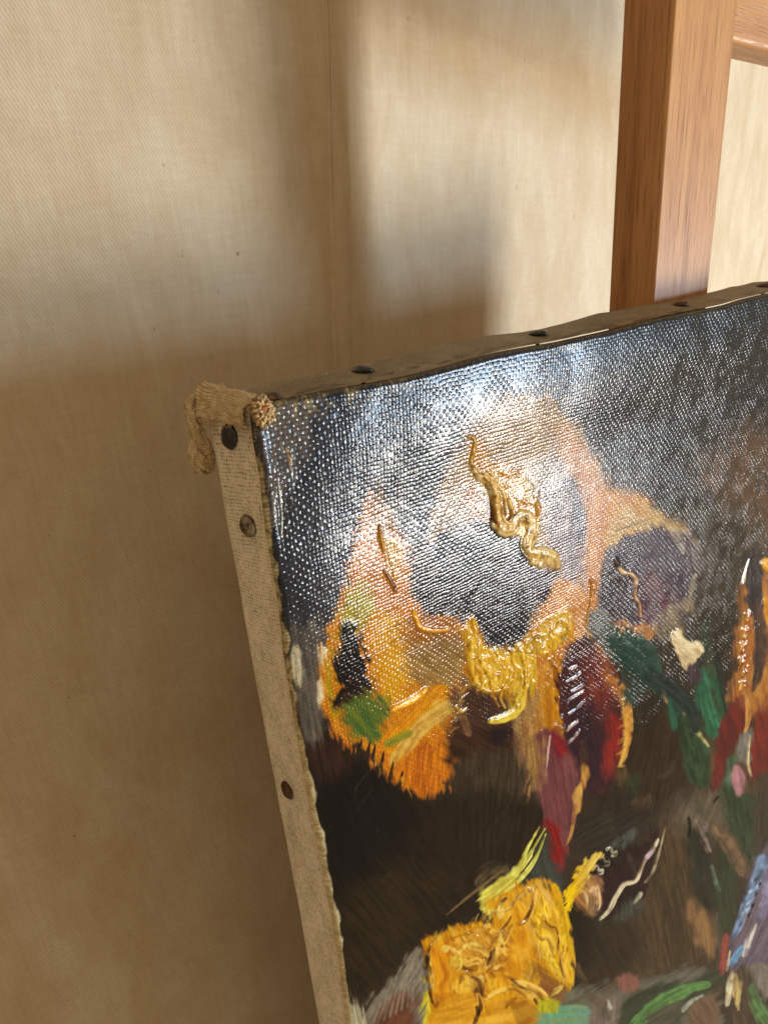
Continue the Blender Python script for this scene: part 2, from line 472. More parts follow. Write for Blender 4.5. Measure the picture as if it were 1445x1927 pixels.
def dab(pts, w, col, col2=None, edge=.35, rag=.35, st=1., a=1., ht=0., wv=None, seed=1, dry=0.):
    """brush stroke along a line; w: width or widths, in photo pixels (half width)"""
    p = catmull(pts, False, 6)
    w = np.interp(np.linspace(0, 1, len(p)), np.linspace(0, 1, len(np.atleast_1d(w))), np.atleast_1d(w))
    r, c = box(p, max(w) * 1.6 + 3)
    if not len(r): return
    x, y = PX[r, c], PY[r, c]
    best = np.full(x.shape, 1e9, np.float32); sl = np.zeros(x.shape, np.float32); side = np.zeros(x.shape, np.float32)
    L = 0
    for i in range(len(p) - 1):
        A, B = p[i], p[i + 1]
        dd, t = seg_d(x, y, A, B)
        ww = w[i] + (w[i + 1] - w[i]) * t
        e = dd / np.maximum(ww, .5)
        m = e < best
        best = np.where(m, e, best)
        ln = math.hypot(*(B - A))
        sl = np.where(m, L + t * ln, sl)
        cr = (B[0] - A[0]) * (y - A[1]) - (B[1] - A[1]) * (x - A[0])
        side = np.where(m, np.sign(cr) * dd, side)
        L += ln
    n = vn(sl * .03, side * .33, seed + 11) * .6 + vn(sl * .12, side * .12, seed + 12) * .4
    e = best + rag * (n - .5) * 2
    al = sm(1 + edge, 1 - edge, e) * a
    if dry: al = al * sm(dry - .2, dry + .2, 1 - vn(sl * .05, side * .5, seed + 13) * (.3 + .7 * sl / max(L, 1)))
    m = np.clip((n - .5) * 2.4 * st + .5, 0, 1)[:, None]
    k = lin(col) * (1 - m) + lin(col2 if col2 is not None else np.array(col) * .75) * m
    COL[r, c] = COL[r, c] * (1 - al[:, None]) + k * al[:, None]
    if ht:
        prof = np.clip(1 - (np.maximum(e, 0) / 1.15) ** 2, 0, 1) ** .8 * (.35 + 1.2 * n)
        HT[r, c] = np.maximum(HT[r, c], ht * prof * min(a * 1.5, 1)) if ht > 0 else HT[r, c] + ht * prof
    if wv is not None: WV[r, c] = WV[r, c] * (1 - al) + wv * al
def ridge(pts, w, ht, col=None, col2=None, wv=.1, seed=1):
    w = np.atleast_1d(w) * 1.15
    if ht > 0: ht = .0003 + (ht - .0003) * .42
    dab(pts, w, col or (200, 160, 90), col2, edge=.55, rag=.75, st=1.2, a=.92 if col else 0.001, ht=ht, wv=wv, seed=seed)
def churn(pts, cols, ht, scale=.035, warp=26, edge=7, rag=12, seed=1, a=.8, wv=.08, ang=80):
    """buttery worked paint: folded streaks of several colours with matching relief"""
    q = catmull(pts, True, 5)
    r, c = box(q, edge + rag + 3)
    if not len(r): return
    x, y = PX[r, c], PY[r, c]
    d = np.full(x.shape, 1e9, np.float32); ins = np.zeros(x.shape, bool)
    for i in range(len(q)):
        A, B = q[i - 1], q[i]
        dd, _ = seg_d(x, y, A, B); d = np.minimum(d, dd)
        if A[1] != B[1]:
            ins ^= ((A[1] > y) != (B[1] > y)) & (x < (B[0] - A[0]) * (y - A[1]) / (B[1] - A[1]) + A[0])
    d = np.where(ins, -d, d)
    wx = x + warp * (fbm(x * scale * .6, y * scale * .6, seed + 1) - .5) * 2
    wy = y + warp * (fbm(x * scale * .6 + 9, y * scale * .6, seed + 2) - .5) * 2
    ca, sa = math.cos(math.radians(ang)), math.sin(math.radians(ang))
    s_, t_ = wx * ca + wy * sa, -wx * sa + wy * ca
    n = fbm(s_ * scale * .7, t_ * scale * 2.6, seed + 3, 4)
    rd = 1 - np.abs(2 * fbm(s_ * scale * .45 + 3, t_ * scale * 1.3, seed + 4, 3) - 1) * 2.6      # knife ridges
    rd = np.clip(rd, 0, 1) ** 2.2
    br = vn(s_ * .02, t_ * .38, seed + 5)
    al = sm(edge, -edge, d + rag * (n - .5) * 2.4 + rag * (br - .5)) * a
    m = np.clip((n - .28) / .44, 0, .999) * (len(cols) - 1)
    k0 = m.astype(int); fr_ = (m - k0)[:, None]
    L = np.array([lin(q_) for q_ in cols])
    k = L[k0] * (1 - fr_) + L[np.minimum(k0 + 1, len(cols) - 1)] * fr_
    k = k * (1 + .22 * (br - .5))[:, None]
    gap = sm(.0, .25, rd) * sm(.75, .3, rd) * .0
    COL[r, c] = COL[r, c] * (1 - al[:, None]) + k * al[:, None]
    HT[r, c] = HT[r, c] + al * ht * (rd + .30 * (n - .5) + .16 * (br - .5))
    WV[r, c] = WV[r, c] * (1 - al) + wv * al
# ---- ground colours
def base_paint():
    g = fbm(PX * .006, PY * .006, 31, 4)[..., None]; s = vn(PX * .010 + PY * .003, PY * .12 - PX * .02, 33)[..., None]
    COL[:] = lin((48, 40, 33)) * (1 - g) + lin((70, 56, 42)) * g
    COL[:] *= (.85 + .3 * s)
    WV[:] = 1.
base_paint()
R_ = [(470, 700), (1560, 480), (1560, 1180), (1400, 1000), (1330, 960), (1240, 940), (1150, 900), (1000, 1240), (760, 1260), (640, 1200), (600, 1240), (480, 1240)]
blob(R_, (47, 49, 54), (66, 68, 72), edge=20, rag=30, rf=.02, ang=80, st=.8, seed=2, smooth=False)
blob([(1180, 660), (1560, 560), (1560, 1200), (1420, 1080), (1340, 1040), (1290, 900), (1230, 780)], (70, 70, 66), (56, 57, 56), edge=60, rag=30, rf=.02, ang=70, seed=3)
blob([(1330, 860), (1560, 780), (1560, 1120), (1440, 1060), (1360, 980)], (112, 86, 66), (82, 74, 64), edge=30, rag=30, rf=.03, ang=75, seed=4)
blob([(1300, 960), (1400, 980), (1420, 1100), (1370, 1300), (1330, 1260), (1310, 1120)], (74, 66, 52), (56, 50, 40), edge=25, rag=20, ang=85, seed=5)
blob([(1120, 1160), (1300, 1130), (1400, 1180), (1340, 1420), (1180, 1480), (1160, 1300)], (60, 53, 42), (44, 38, 30), edge=25, rag=20, ang=85, seed=6)
# dark passages round the flowers
blob([(560, 1360), (640, 1390), (740, 1470), (860, 1500), (1010, 1420), (1040, 1560), (1000, 1680), (880, 1740), (780, 1790), (660, 1880), (640, 1850), (590, 1560)], (30, 24, 18), (44, 33, 24), edge=14, rag=14, ang=60, st=.9, wv=.75, seed=7)
blob([(600, 1440), (660, 1420), (740, 1470), (770, 1560), (700, 1640), (640, 1720), (610, 1600)], (18, 18, 18), (26, 25, 24), edge=22, rag=12, ang=60, wv=.6, seed=8)
blob([(640, 1700), (760, 1640), (860, 1660), (800, 1740), (700, 1860), (650, 1850)], (38, 32, 20), (56, 42, 24), edge=26, rag=14, ang=50, wv=.75, seed=9)
blob([(575, 1370), (640, 1395), (660, 1440), (600, 1470)], (64, 42, 32), (44, 32, 26), edge=14, rag=10, ang=80, seed=10)
blob([(850, 1500), (930, 1430), (1010, 1410), (1020, 1520), (1000, 1640), (900, 1640)], (50, 40, 27), (36, 28, 20), edge=22, rag=16, ang=95, wv=.8, seed=11)
blob([(850, 1400), (930, 1390), (1000, 1400), (1010, 1500), (930, 1490), (860, 1480)], (76, 64, 48), (56, 46, 34), edge=14, rag=14, ang=95, seed=12)
blob([(1090, 1510), (1180, 1380), (1240, 1330), (1290, 1400), (1290, 1500), (1330, 1560), (1250, 1560), (1180, 1600), (1110, 1600)], (60, 45, 28), (42, 32, 22), edge=22, rag=14, ang=100, wv=.8, seed=13)
blob([(1070, 1560), (1130, 1520), (1250, 1540), (1200, 1590), (1120, 1600)], (56, 48, 38), (42, 34, 27), edge=18, rag=10, ang=150, wv=.7, seed=14)
blob([(1230, 1570), (1290, 1540), (1330, 1700), (1340, 1800), (1260, 1840), (1160, 1840), (1160, 1760), (1210, 1690)], (92, 68, 32), (66, 49, 25), edge=22, rag=14, ang=80, wv=.75, seed=15)
blob([(1065, 1720), (1120, 1710), (1180, 1730), (1210, 1780), (1170, 1850), (1100, 1870), (1070, 1830)], (46, 38, 24), (62, 46, 28), edge=20, rag=12, ang=60, wv=.8, seed=16)
blob([(1050, 1690), (1090, 1690), (1110, 1760), (1090, 1850), (1065, 1830)], (30, 26, 18), (40, 33, 24), edge=12, rag=8, ang=60, seed=17)
blob([(1310, 1430), (1400, 1400), (1480, 1500), (1500, 1700), (1380, 1600)], (104, 80, 50), (84, 66, 46), edge=20, rag=12, ang=80, seed=18)
blob([(1270, 1520), (1350, 1480), (1350, 1560), (1290, 1570)], (112, 98, 74), (94, 80, 58), edge=22, rag=12, ang=110, wv=.7, seed=19)
# left border: scuffed grey ground
blob([(520, 745), (600, 735), (575, 850), (545, 900), (530, 980), (500, 960), (484, 830), (480, 770)], (128, 116, 104), (92, 86, 84), edge=10, rag=22, rf=.06, ang=85, a=.75, seed=20)
blob([(545, 1200), (610, 1170), (640, 1230), (612, 1330), (590, 1400), (560, 1360)], (116, 106, 92), (84, 78, 70), edge=12, rag=18, ang=80, a=.85, wv=.6, seed=21)
blob([(604, 1215), (622, 1235), (614, 1310), (604, 1330), (600, 1290)], (222, 202, 170), (190, 168, 136), edge=4, rag=10, ang=85, wv=.4, ht=.0002, seed=22)
blob([(545, 1212), (566, 1224), (566, 1290), (550, 1270)], (206, 188, 158), (160, 146, 124), edge=5, rag=10, ang=85, wv=.5, seed=23)
dab([(551, 1345), (560, 1372)], [3, 7, 4], (20, 18, 18), ht=.0003, seed=24)
# ---- left yellow petal
blob([(700, 925), (735, 985), (765, 1030), (775, 1090), (790, 1150), (860, 1165), (905, 1215), (900, 1290), (860, 1320), (850, 1380), (852, 1450), (820, 1488), (780, 1492), (735, 1458), (690, 1412), (640, 1392), (612, 1330), (606, 1255), (620, 1185), (650, 1110), (662, 1050), (682, 985)],
     (208, 138, 56), (186, 104, 38), edge=5, rag=12, ang=70, st=.9, wv=.95, seed=30)
blob([(690, 990), (735, 1000), (765, 1050), (760, 1140), (700, 1150), (665, 1120), (672, 1050)], (176, 108, 58), (198, 130, 70), edge=18, rag=14, ang=70, seed=31)
blob([(650, 1120), (688, 1105), (700, 1160), (672, 1190), (640, 1200)], (178, 158, 52), (150, 128, 40), edge=9, rag=12, ang=75, seed=32)
blob([(705, 1170), (765, 1160), (790, 1220), (770, 1300), (730, 1330), (705, 1290)], (220, 166, 62), (204, 142, 48), edge=16, rag=14, ang=75, seed=33)
blob([(762, 1160), (850, 1170), (880, 1230), (850, 1260), (780, 1230)], (178, 112, 48), (150, 92, 44), edge=16, rag=16, ang=60, seed=34)
blob([(770, 1210), (860, 1200), (880, 1250), (860, 1300), (800, 1295), (770, 1260)], (164, 126, 82), (134, 98, 60), edge=12, rag=16, ang=45, wv=.8, seed=35)
blob([(612, 1230), (640, 1220), (636, 1300), (650, 1340), (625, 1350), (612, 1300)], (176, 146, 48), (204, 128, 46), edge=6, rag=10, ang=80, seed=36)
blob([(640, 1182), (672, 1178), (684, 1225), (700, 1290), (684, 1312), (655, 1318), (648, 1290), (632, 1262)], (20, 17, 19), (36, 26, 26), edge=3, rag=12, rf=.1, ang=65, wv=.7, ht=.0003, seed=37)
blob([(630, 1310), (690, 1290), (706, 1300), (680, 1330), (640, 1334)], (72, 46, 26), (38, 26, 20), edge=6, rag=12, ang=30, seed=38)
dab([(645, 1300), (632, 1322), (626, 1332)], [6, 3, 1], (30, 24, 20), seed=39)
blob([(648, 1330), (700, 1308), (732, 1330), (724, 1370), (690, 1398), (655, 1384)], (70, 98, 46), (108, 116, 40), edge=9, rag=14, ang=55, wv=.8, seed=40)
dab([(740, 1400), (790, 1350), (820, 1312), (830, 1300)], [20, 26, 22, 12], (216, 148, 34), (190, 122, 30), edge=.4, rag=.3, wv=.6, seed=41)
dab([(735, 1335), (775, 1318), (800, 1298)], [4, 6, 4], (238, 186, 92), (214, 150, 60), ht=.0009, wv=.2, seed=42)
dab([(745, 1430), (790, 1372), (830, 1338), (850, 1326)], [12, 16, 18, 10], (214, 172, 104), (184, 138, 76), edge=.4, rag=.4, wv=.6, seed=43)
dab([(730, 1400), (770, 1380)], [8, 6], (150, 138, 60), (120, 112, 50), edge=.5, rag=.5, seed=44)
blob([(770, 1410), (815, 1395), (848, 1420), (842, 1465), (800, 1492), (770, 1480), (745, 1450)], (206, 126, 30), (170, 92, 26), edge=8, rag=12, ang=95, wv=.8, seed=45)
for i, (x, y, l) in enumerate([(700, 1425, 24), (716, 1440, 26), (690, 1416, 20), (734, 1455, 22), (752, 1470, 18), (675, 1408, 16)]):
    dab([(x, y + 10), (x + 6, y - l)], [5, 1.2], (34, 26, 18), (60, 42, 26), rag=.4, seed=50 + i)
# small raised edges in the yellow petal
ridge([(713, 988), (716, 1010), (722, 1036)], [1.5, 4, 1.5], .0010, (96, 62, 22), (190, 130, 50), seed=60)
blob([(722, 1010), (752, 1018), (756, 1060), (742, 1092), (728, 1050)], (200, 150, 66), (176, 122, 54), edge=5, rag=10, ang=80, ht=.0003, seed=61)
ridge([(722, 1072), (738, 1100), (744, 1112)], [1.5, 3, 2], .0008, (80, 46, 22), (180, 110, 50), seed=62)
ridge([(778, 1150), (790, 1180), (812, 1186), (842, 1184)], [2, 5, 4, 2], .0009, (216, 160, 74), (180, 116, 44), seed=63)
# dusky centre under the petals
blob([(852, 1320), (880, 1280), (915, 1262), (950, 1290), (1000, 1300), (1010, 1360), (980, 1395), (900, 1400), (850, 1385)], (88, 58, 40), (62, 42, 34), edge=12, rag=14, ang=40, wv=.9, seed=64)
blob([(845, 1380), (930, 1368), (985, 1380), (960, 1410), (880, 1420), (842, 1440)], (54, 32, 24), (74, 48, 30), edge=10, rag=12, ang=30, seed=65)
blob([(920, 1370), (960, 1372), (950, 1398), (925, 1398)], (34, 24, 30), (44, 30, 34), edge=5, rag=8, seed=66)
dab([(860, 1300), (866, 1340), (880, 1380)], [7, 8, 6], (150, 112, 74), (110, 78, 50), edge=.6, a=.6, seed=67)
# ---- tall upper petals (thin tan wash)
blob([(812, 1010), (826, 930), (850, 870), (880, 805), (925, 758), (990, 742), (1046, 756), (1088, 810), (1130, 880), (1142, 930), (1185, 925), (1222, 950), (1262, 990), (1290, 1005), (1200, 1010), (1140, 1050), (1120, 1120), (1060, 1180), (1000, 1200), (1000, 1100), (950, 1000), (870, 985), (820, 1040)],
     (170, 136, 104), (150, 118, 92), edge=10, rag=16, ang=75, st=.9, seed=70)
blob([(1050, 800), (1100, 850), (1140, 930), (1130, 1050), (1100, 1120), (1075, 1000), (1060, 900)], (186, 124, 82), (168, 112, 78), edge=14, rag=14, ang=78, seed=71)
blob([(1140, 935), (1185, 928), (1225, 955), (1240, 1000), (1190, 1010), (1140, 1040), (1118, 1000)], (204, 150, 88), (182, 120, 66), edge=10, rag=12, ang=65, seed=72)
blob([(1175, 960), (1235, 970), (1290, 1000), (1240, 1010), (1180, 1000), (1140, 1035)], (200, 168, 122), (178, 136, 86), edge=12, rag=12, ang=20, seed=73)
blob([(1040, 870), (1078, 900), (1098, 960), (1100, 1060), (1082, 1110), (1062, 1080), (1030, 1010), (1020, 930)], (92, 76, 88), (120, 92, 88), edge=12, rag=14, ang=80, seed=74)
blob([(1072, 900), (1094, 940), (1098, 1010), (1084, 1020), (1074, 960)], (56, 54, 74), (74, 66, 82), edge=8, rag=8, ang=82, seed=75)
blob([(1010, 860), (1050, 880), (1060, 930), (1030, 940)], (120, 118, 104), (140, 120, 98), edge=12, rag=10, ang=75, a=.8, seed=76)
blob([(905, 930), (930, 975), (930, 1000), (880, 980), (872, 935), (885, 905)], (176, 120, 76), (158, 104, 66), edge=8, rag=8, ang=80, seed=77)
blob([(690, 960), (712, 905), (730, 950), (745, 1000), (700, 1000)], (150, 116, 88), (120, 92, 74), edge=12, rag=14, ang=85, a=.7, seed=78)
blob([(820, 990), (860, 960), (880, 990), (840, 1050), (806, 1060)], (150, 128, 96), (120, 104, 84), edge=12, rag=14, ang=75, a=.7, seed=79)
# golden upper tongue
blob([(888, 830), (906, 822), (918, 868), (960, 876), (990, 905), (1010, 950), (1012, 990), (985, 1020), (960, 1000), (945, 960), (925, 915), (900, 895), (886, 862)], (196, 140, 66), (170, 110, 50), edge=6, rag=14, ang=60, wv=.95, seed=80)
# ---- dark slate heart
blob([(868, 985), (935, 985), (982, 1020), (1004, 1075), (1004, 1130), (990, 1185), (960, 1210), (935, 1222), (905, 1205), (888, 1160), (850, 1158), (800, 1152), (776, 1106), (778, 1065), (800, 1030), (830, 1005)],
     (34, 35, 42), (48, 48, 54), edge=4, rag=10, ang=70, st=.8, seed=85)
blob([(1002, 1075), (1045, 1062), (1050, 1095), (1036, 1135), (1018, 1140), (1004, 1110)], (40, 30, 50), (62, 46, 66), edge=3, rag=5, ang=80, seed=86)
# ---- golden middle
blob([(1050, 1090), (1090, 1110), (1122, 1120), (1120, 1190), (1090, 1210), (1055, 1255), (1046, 1330), (1062, 1372), (1040, 1400), (1000, 1420), (985, 1390), (1005, 1320), (990, 1270), (960, 1240), (985, 1215), (1000, 1180), (1020, 1140)],
     (206, 142, 66), (184, 112, 52), edge=5, rag=10, ang=72, wv=.9, seed=90)
blob([(975, 1320), (1030, 1300), (1040, 1400), (1010, 1450), (975, 1400)], (184, 146, 106), (156, 108, 74), edge=12, rag=12, ang=85, a=.8, wv=.8, seed=91)
blob([(870, 1180), (890, 1165), (912, 1215), (940, 1228), (985, 1205), (1030, 1160), (1065, 1150), (1075, 1180), (1050, 1215), (1000, 1235), (992, 1290), (960, 1300), (940, 1300), (905, 1290), (885, 1250)],
     (214, 170, 72), (190, 134, 50), edge=5, rag=10, ang=60, wv=.6, ht=.0004, seed=92)
blob([(880, 1190), (900, 1180), (915, 1240), (900, 1290), (882, 1255)], (196, 124, 36), (170, 98, 30), edge=6, rag=8, ang=85, wv=.5, seed=93)
# loops and cords of thick yellow
ridge([(888, 1168), (896, 1200), (902, 1214)], [3, 6, 3], .0014, (150, 92, 26), (220, 160, 60), seed=94)
ridge([(884, 1200), (884, 1240), (890, 1275), (910, 1298), (935, 1300), (952, 1285), (962, 1262)], [2.5, 3, 3, 3, 3, 3, 2], .0012, (226, 184, 96), (196, 140, 50), seed=95)
ridge([(902, 1205), (898, 1230), (912, 1260), (940, 1268)], [3, 3, 4, 3], .0014, (222, 176, 78), (180, 120, 40), seed=96)
dab([(978, 1225), (984, 1270), (978, 1320), (962, 1345), (930, 1356), (918, 1358)], [10, 10, 9, 8, 6, 2], (222, 196, 104), (190, 156, 66), edge=.25, rag=.35, ht=.0008, wv=.3, seed=97)
dab([(998, 1230), (1004, 1270), (1000, 1310)], [6, 6, 3], (206, 172, 84), (178, 130, 54), ht=.0004, wv=.4, seed=98)
for i, p in enumerate([[(944, 1290), (940, 1310), (950, 1332)], [(925, 1305), (938, 1330)], [(858, 1330), (868, 1338), (878, 1334)], [(925, 1245), (945, 1240), (962, 1250)], [(905, 1270), (925, 1285)], [(950, 1232), (970, 1222), (990, 1205)], [(985, 1200), (1010, 1178), (1025, 1165)]]):
    ridge(p, [1.2, 1.8, 1], .0007, (216, 176, 110), (180, 130, 70), wv=.3, seed=100 + i)
# dark hollows
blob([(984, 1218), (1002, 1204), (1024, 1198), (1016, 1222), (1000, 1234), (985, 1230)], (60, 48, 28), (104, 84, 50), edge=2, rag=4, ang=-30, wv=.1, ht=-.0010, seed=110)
ridge([(980, 1222), (992, 1208), (1010, 1197), (1026, 1195)], [2, 2.5, 2.5, 1.5], .0012, (150, 128, 84), (110, 86, 46), seed=111)
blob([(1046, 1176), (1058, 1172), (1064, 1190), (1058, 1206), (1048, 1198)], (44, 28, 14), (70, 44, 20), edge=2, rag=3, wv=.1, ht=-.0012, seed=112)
ridge([(1044, 1180), (1054, 1168), (1066, 1174), (1068, 1192), (1058, 1210)], [2, 3, 3, 3, 2], .0012, (196, 140, 60), (150, 96, 40), seed=113)
churn([(888, 866), (915, 880), (960, 878), (1008, 930), (1014, 990), (1004, 1040), (1046, 1050), (1044, 1072), (1000, 1060), (985, 1020), (940, 1000), (925, 930), (900, 896)],
      [(150, 100, 50), (190, 140, 78), (222, 190, 130), (200, 158, 96)], .0006, .05, 14, seed=650, a=.45, wv=.5)
churn([(876, 1176), (915, 1214), (985, 1206), (1060, 1150), (1080, 1180), (1040, 1225), (1000, 1240), (996, 1296), (940, 1310), (890, 1290)],
      [(160, 100, 34), (204, 150, 54), (228, 190, 96), (190, 130, 44)], .0010, .055, 16, seed=660, a=.65, wv=.25)
churn([(1062, 1240), (1020, 1250), (1010, 1320), (1024, 1400), (1056, 1390), (1048, 1330)], [(150, 92, 36), (196, 134, 60), (220, 170, 96)], .0006, .05, 14, seed=670, a=.5, wv=.4, ang=88)
# S shaped ridge
ridge([(880, 820), (892, 826), (890, 850), (886, 870), (896, 890)], [1.5, 2, 3, 3, 4], .0010, (186, 146, 84), (130, 88, 40), seed=115)
ridge([(894, 893), (912, 902), (924, 920), (930, 945), (930, 970), (934, 988), (948, 998), (962, 994), (972, 980), (984, 976), (992, 984)], [3, 5, 6, 7, 7, 8, 9, 8, 7, 6, 3], .0030, (222, 192, 142), (176, 130, 76), seed=116)
ridge([(940, 955), (946, 980), (962, 985)], [2.5, 4, 3], .0034, (206, 166, 104), (150, 100, 46), seed=117)
ridge([(960, 996), (968, 976), (984, 966), (1000, 978), (998, 1000), (990, 1024), (1000, 1040), (1020, 1042), (1040, 1048), (1048, 1066)], [4, 6, 5, 6, 8, 9, 10, 9, 7, 4], .0019, (220, 194, 146), (184, 142, 90), seed=118)
ridge([(1000, 1058), (1012, 1044), (1030, 1040), (1044, 1052)], [3, 4, 4, 3], .0024, (216, 186, 130), (170, 120, 60), seed=119)
ridge([(1006, 946), (1012, 958), (1008, 970)], [2, 5, 2], .0014, (150, 98, 50), (200, 150, 90), seed=120)
dab([(905, 900), (915, 915), (920, 940), (921, 965), (928, 984)], [2, 6, 7, 6, 2], (58, 32, 10), (92, 56, 22), edge=.3, ht=-.0006, wv=.1, seed=1200)  # dark brown dabs paint the shade beside the ridge into the colour
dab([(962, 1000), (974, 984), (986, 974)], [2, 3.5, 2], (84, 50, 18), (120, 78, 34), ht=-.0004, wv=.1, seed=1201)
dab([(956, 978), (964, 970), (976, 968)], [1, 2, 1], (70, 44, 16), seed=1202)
for i, p in enumerate([[(902, 900), (930, 925), (940, 960)], [(915, 898), (945, 925), (950, 970)], [(955, 940), (962, 965), (952, 985)], [(1004, 1010), (998, 1030), (1016, 1036)]]):
    ridge(p, [1.5, 1.8, 1.2], .0012 + .0006 * i, (224, 192, 136), (170, 120, 66), seed=121 + i)
churn([(890, 888), (915, 895), (936, 930), (945, 980), (990, 960), (1008, 985), (1004, 1030), (1048, 1045), (1050, 1070), (1000, 1060), (985, 1010), (940, 1006), (922, 940)],
      [(120, 76, 30), (204, 160, 98), (236, 212, 166), (176, 124, 62)], .00035, .09, 10, edge=4, rag=6, seed=655, a=.55, wv=.1, ang=75)
churn([(880, 1170), (905, 1190), (915, 1240), (960, 1250), (990, 1215), (1060, 1160), (1070, 1185), (1010, 1235), (990, 1330), (960, 1350), (950, 1300), (900, 1296), (882, 1250)],
      [(130, 80, 26), (206, 156, 62), (232, 200, 120), (180, 120, 40)], .00035, .09, 10, edge=5, rag=8, seed=665, a=.5, wv=.1, ang=80)
# left lump in the middle right edge
ridge([(1042, 1250), (1050, 1270), (1050, 1300), (1046, 1330), (1050, 1348), (1058, 1362)], [3, 5, 4, 4, 4, 3], .0022, (214, 150, 68), (176, 110, 44), seed=126)
ridge([(1046, 1366), (1056, 1372), (1062, 1362), (1056, 1350)], [4, 5, 5, 3], .0018, (210, 148, 66), (150, 90, 30), seed=127)
blob([(1022, 1300), (1040, 1290), (1044, 1345), (1036, 1380), (1022, 1350)], (196, 140, 50), (166, 104, 32), edge=5, rag=6, ang=85, wv=.3, ht=.0006, seed=128)
ridge([(1034, 1242), (1042, 1256), (1045, 1280)], [1.5, 3, 2], .0015, (130, 80, 34), (200, 140, 70), seed=129)
# ---- purple flower on the right
blob([(1122, 1120), (1128, 1075), (1150, 1032), (1190, 1002), (1235, 992), (1275, 1012), (1300, 1050), (1306, 1095), (1290, 1140), (1250, 1170), (1232, 1182), (1200, 1172), (1170, 1180), (1138, 1160)],
     (52, 42, 62), (72, 56, 72), edge=6, rag=12, ang=70, st=.9, seed=130)
blob([(1190, 1090), (1240, 1080), (1272, 1120), (1268, 1150), (1232, 1176), (1204, 1170), (1196, 1130)], (98, 44, 60), (70, 40, 58), edge=14, rag=12, ang=70, seed=131)
blob([(1122, 1085), (1150, 1060), (1180, 1090), (1196, 1140), (1180, 1172), (1145, 1160), (1124, 1125)], (36, 30, 40), (58, 40, 52), edge=8, rag=8, ang=80, seed=132)
blob([(1276, 1000), (1300, 1010), (1316, 1050), (1300, 1080), (1286, 1040)], (70, 52, 66), (110, 94, 90), edge=8, rag=12, ang=75, a=.8, seed=133)
dab([(1268, 1004), (1280, 1026), (1284, 1040)], [6, 5, 3], (150, 138, 118), (120, 104, 96), edge=.6, rag=.6, a=.85, seed=134)
dab([(1308, 1015), (1318, 1040)], [5, 3], (146, 130, 108), (110, 96, 84), edge=.6, rag=.6, a=.7, seed=135)
ridge([(1158, 1056), (1170, 1076), (1186, 1080), (1196, 1094), (1194, 1120), (1202, 1136), (1204, 1160)], [2.5, 3, 2.5, 4, 3.5, 3, 2], .0009, (206, 178, 140), (170, 128, 96), seed=136)
ridge([(1156, 1052), (1162, 1064)], [3, 3], .0006, (40, 24, 16), seed=137)
blob([(1148, 1165), (1180, 1176), (1232, 1180), (1222, 1200), (1200, 1192), (1160, 1186)], (196, 136, 92), (160, 96, 60), edge=4, rag=12, rf=.12, ang=85, wv=.6, seed=138)
blob([(1255, 1150), (1300, 1130), (1290, 1170), (1250, 1200), (1230, 1190)], (140, 120, 88), (110, 92, 66), edge=10, rag=14, ang=70, seed=139)
blob([(1108, 1160), (1130, 1145), (1150, 1175), (1165, 1215), (1150, 1240), (1120, 1220), (1104, 1190)], (106, 106, 98), (80, 84, 80), edge=8, rag=10, ang=60, seed=140)
dab([(1308, 1085), (1300, 1110), (1292, 1150)], [4, 4, 1.5], (158, 142, 108), (110, 96, 70), edge=.5, a=.9, seed=141)
# orange spine joining the flowers
dab([(1130, 940), (1122, 1010), (1118, 1080), (1112, 1130)], [18, 16, 12, 10], (200, 132, 68), (180, 114, 60), edge=.6, rag=.4, a=.9, seed=142)
ridge([(1110, 1090), (1116, 1104), (1112, 1120)], [2, 4, 2], .0012, (140, 92, 40), (210, 150, 80), seed=143)
ridge([(1114, 1120), (1106, 1150), (1104, 1170)], [1.5, 2, 1], .0006, (190, 140, 80), seed=144)
# ---- crimson hanging petals
blob([(1066, 1222), (1092, 1198), (1120, 1215), (1150, 1255), (1170, 1310), (1178, 1370), (1166, 1430), (1148, 1470), (1140, 1492), (1110, 1488), (1085, 1480), (1062, 1400), (1050, 1340), (1048, 1280)],
     (82, 36, 38), (60, 28, 38), edge=4, rag=9, ang=65, st=1, wv=.9, seed=150)
blob([(1100, 1225), (1135, 1250), (1150, 1300), (1152, 1370), (1120, 1340), (1095, 1280)], (122, 52, 40), (92, 38, 36), edge=12, rag=10, ang=70, wv=.9, seed=151)
blob([(1060, 1340), (1110, 1335), (1130, 1400), (1136, 1470), (1110, 1485), (1080, 1440)], (42, 26, 42), (66, 32, 42), edge=12, rag=10, ang=75, wv=.9, seed=152)
blob([(1148, 1340), (1168, 1360), (1162, 1420), (1144, 1468), (1134, 1440), (1144, 1390)], (150, 44, 38), (116, 34, 34), edge=6, rag=7, ang=80, wv=.8, seed=153)
dab([(1146, 1275), (1170, 1300), (1180, 1350), (1178, 1400), (1166, 1440)], [6, 8, 9, 7, 3], (214, 166, 96), (196, 130, 76), edge=.5, rag=.5, wv=.7, seed=154)
blob([(1116, 1215), (1140, 1230), (1160, 1280), (1172, 1300), (1150, 1300), (1128, 1250)], (170, 104, 60), (140, 74, 50), edge=9, rag=10, ang=60, a=.8, seed=155)
for i, p in enumerate([[(1064, 1284), (1080, 1276), (1092, 1266)], [(1074, 1302), (1086, 1296), (1096, 1289)], [(1064, 1328), (1070, 1318), (1084, 1310), (1096, 1303)], [(1069, 1345), (1086, 1332), (1100, 1318)], [(1066, 1375), (1074, 1366), (1086, 1358)], [(1068, 1400), (1078, 1390), (1090, 1374)], [(1070, 1262), (1084, 1254)]]):
    ridge(p, [1.6, 2.2, 1.6], .0010, (170, 140, 130), (96, 60, 60), wv=.15, seed=160 + i)  # pale colour paints the glints onto these raised strokes
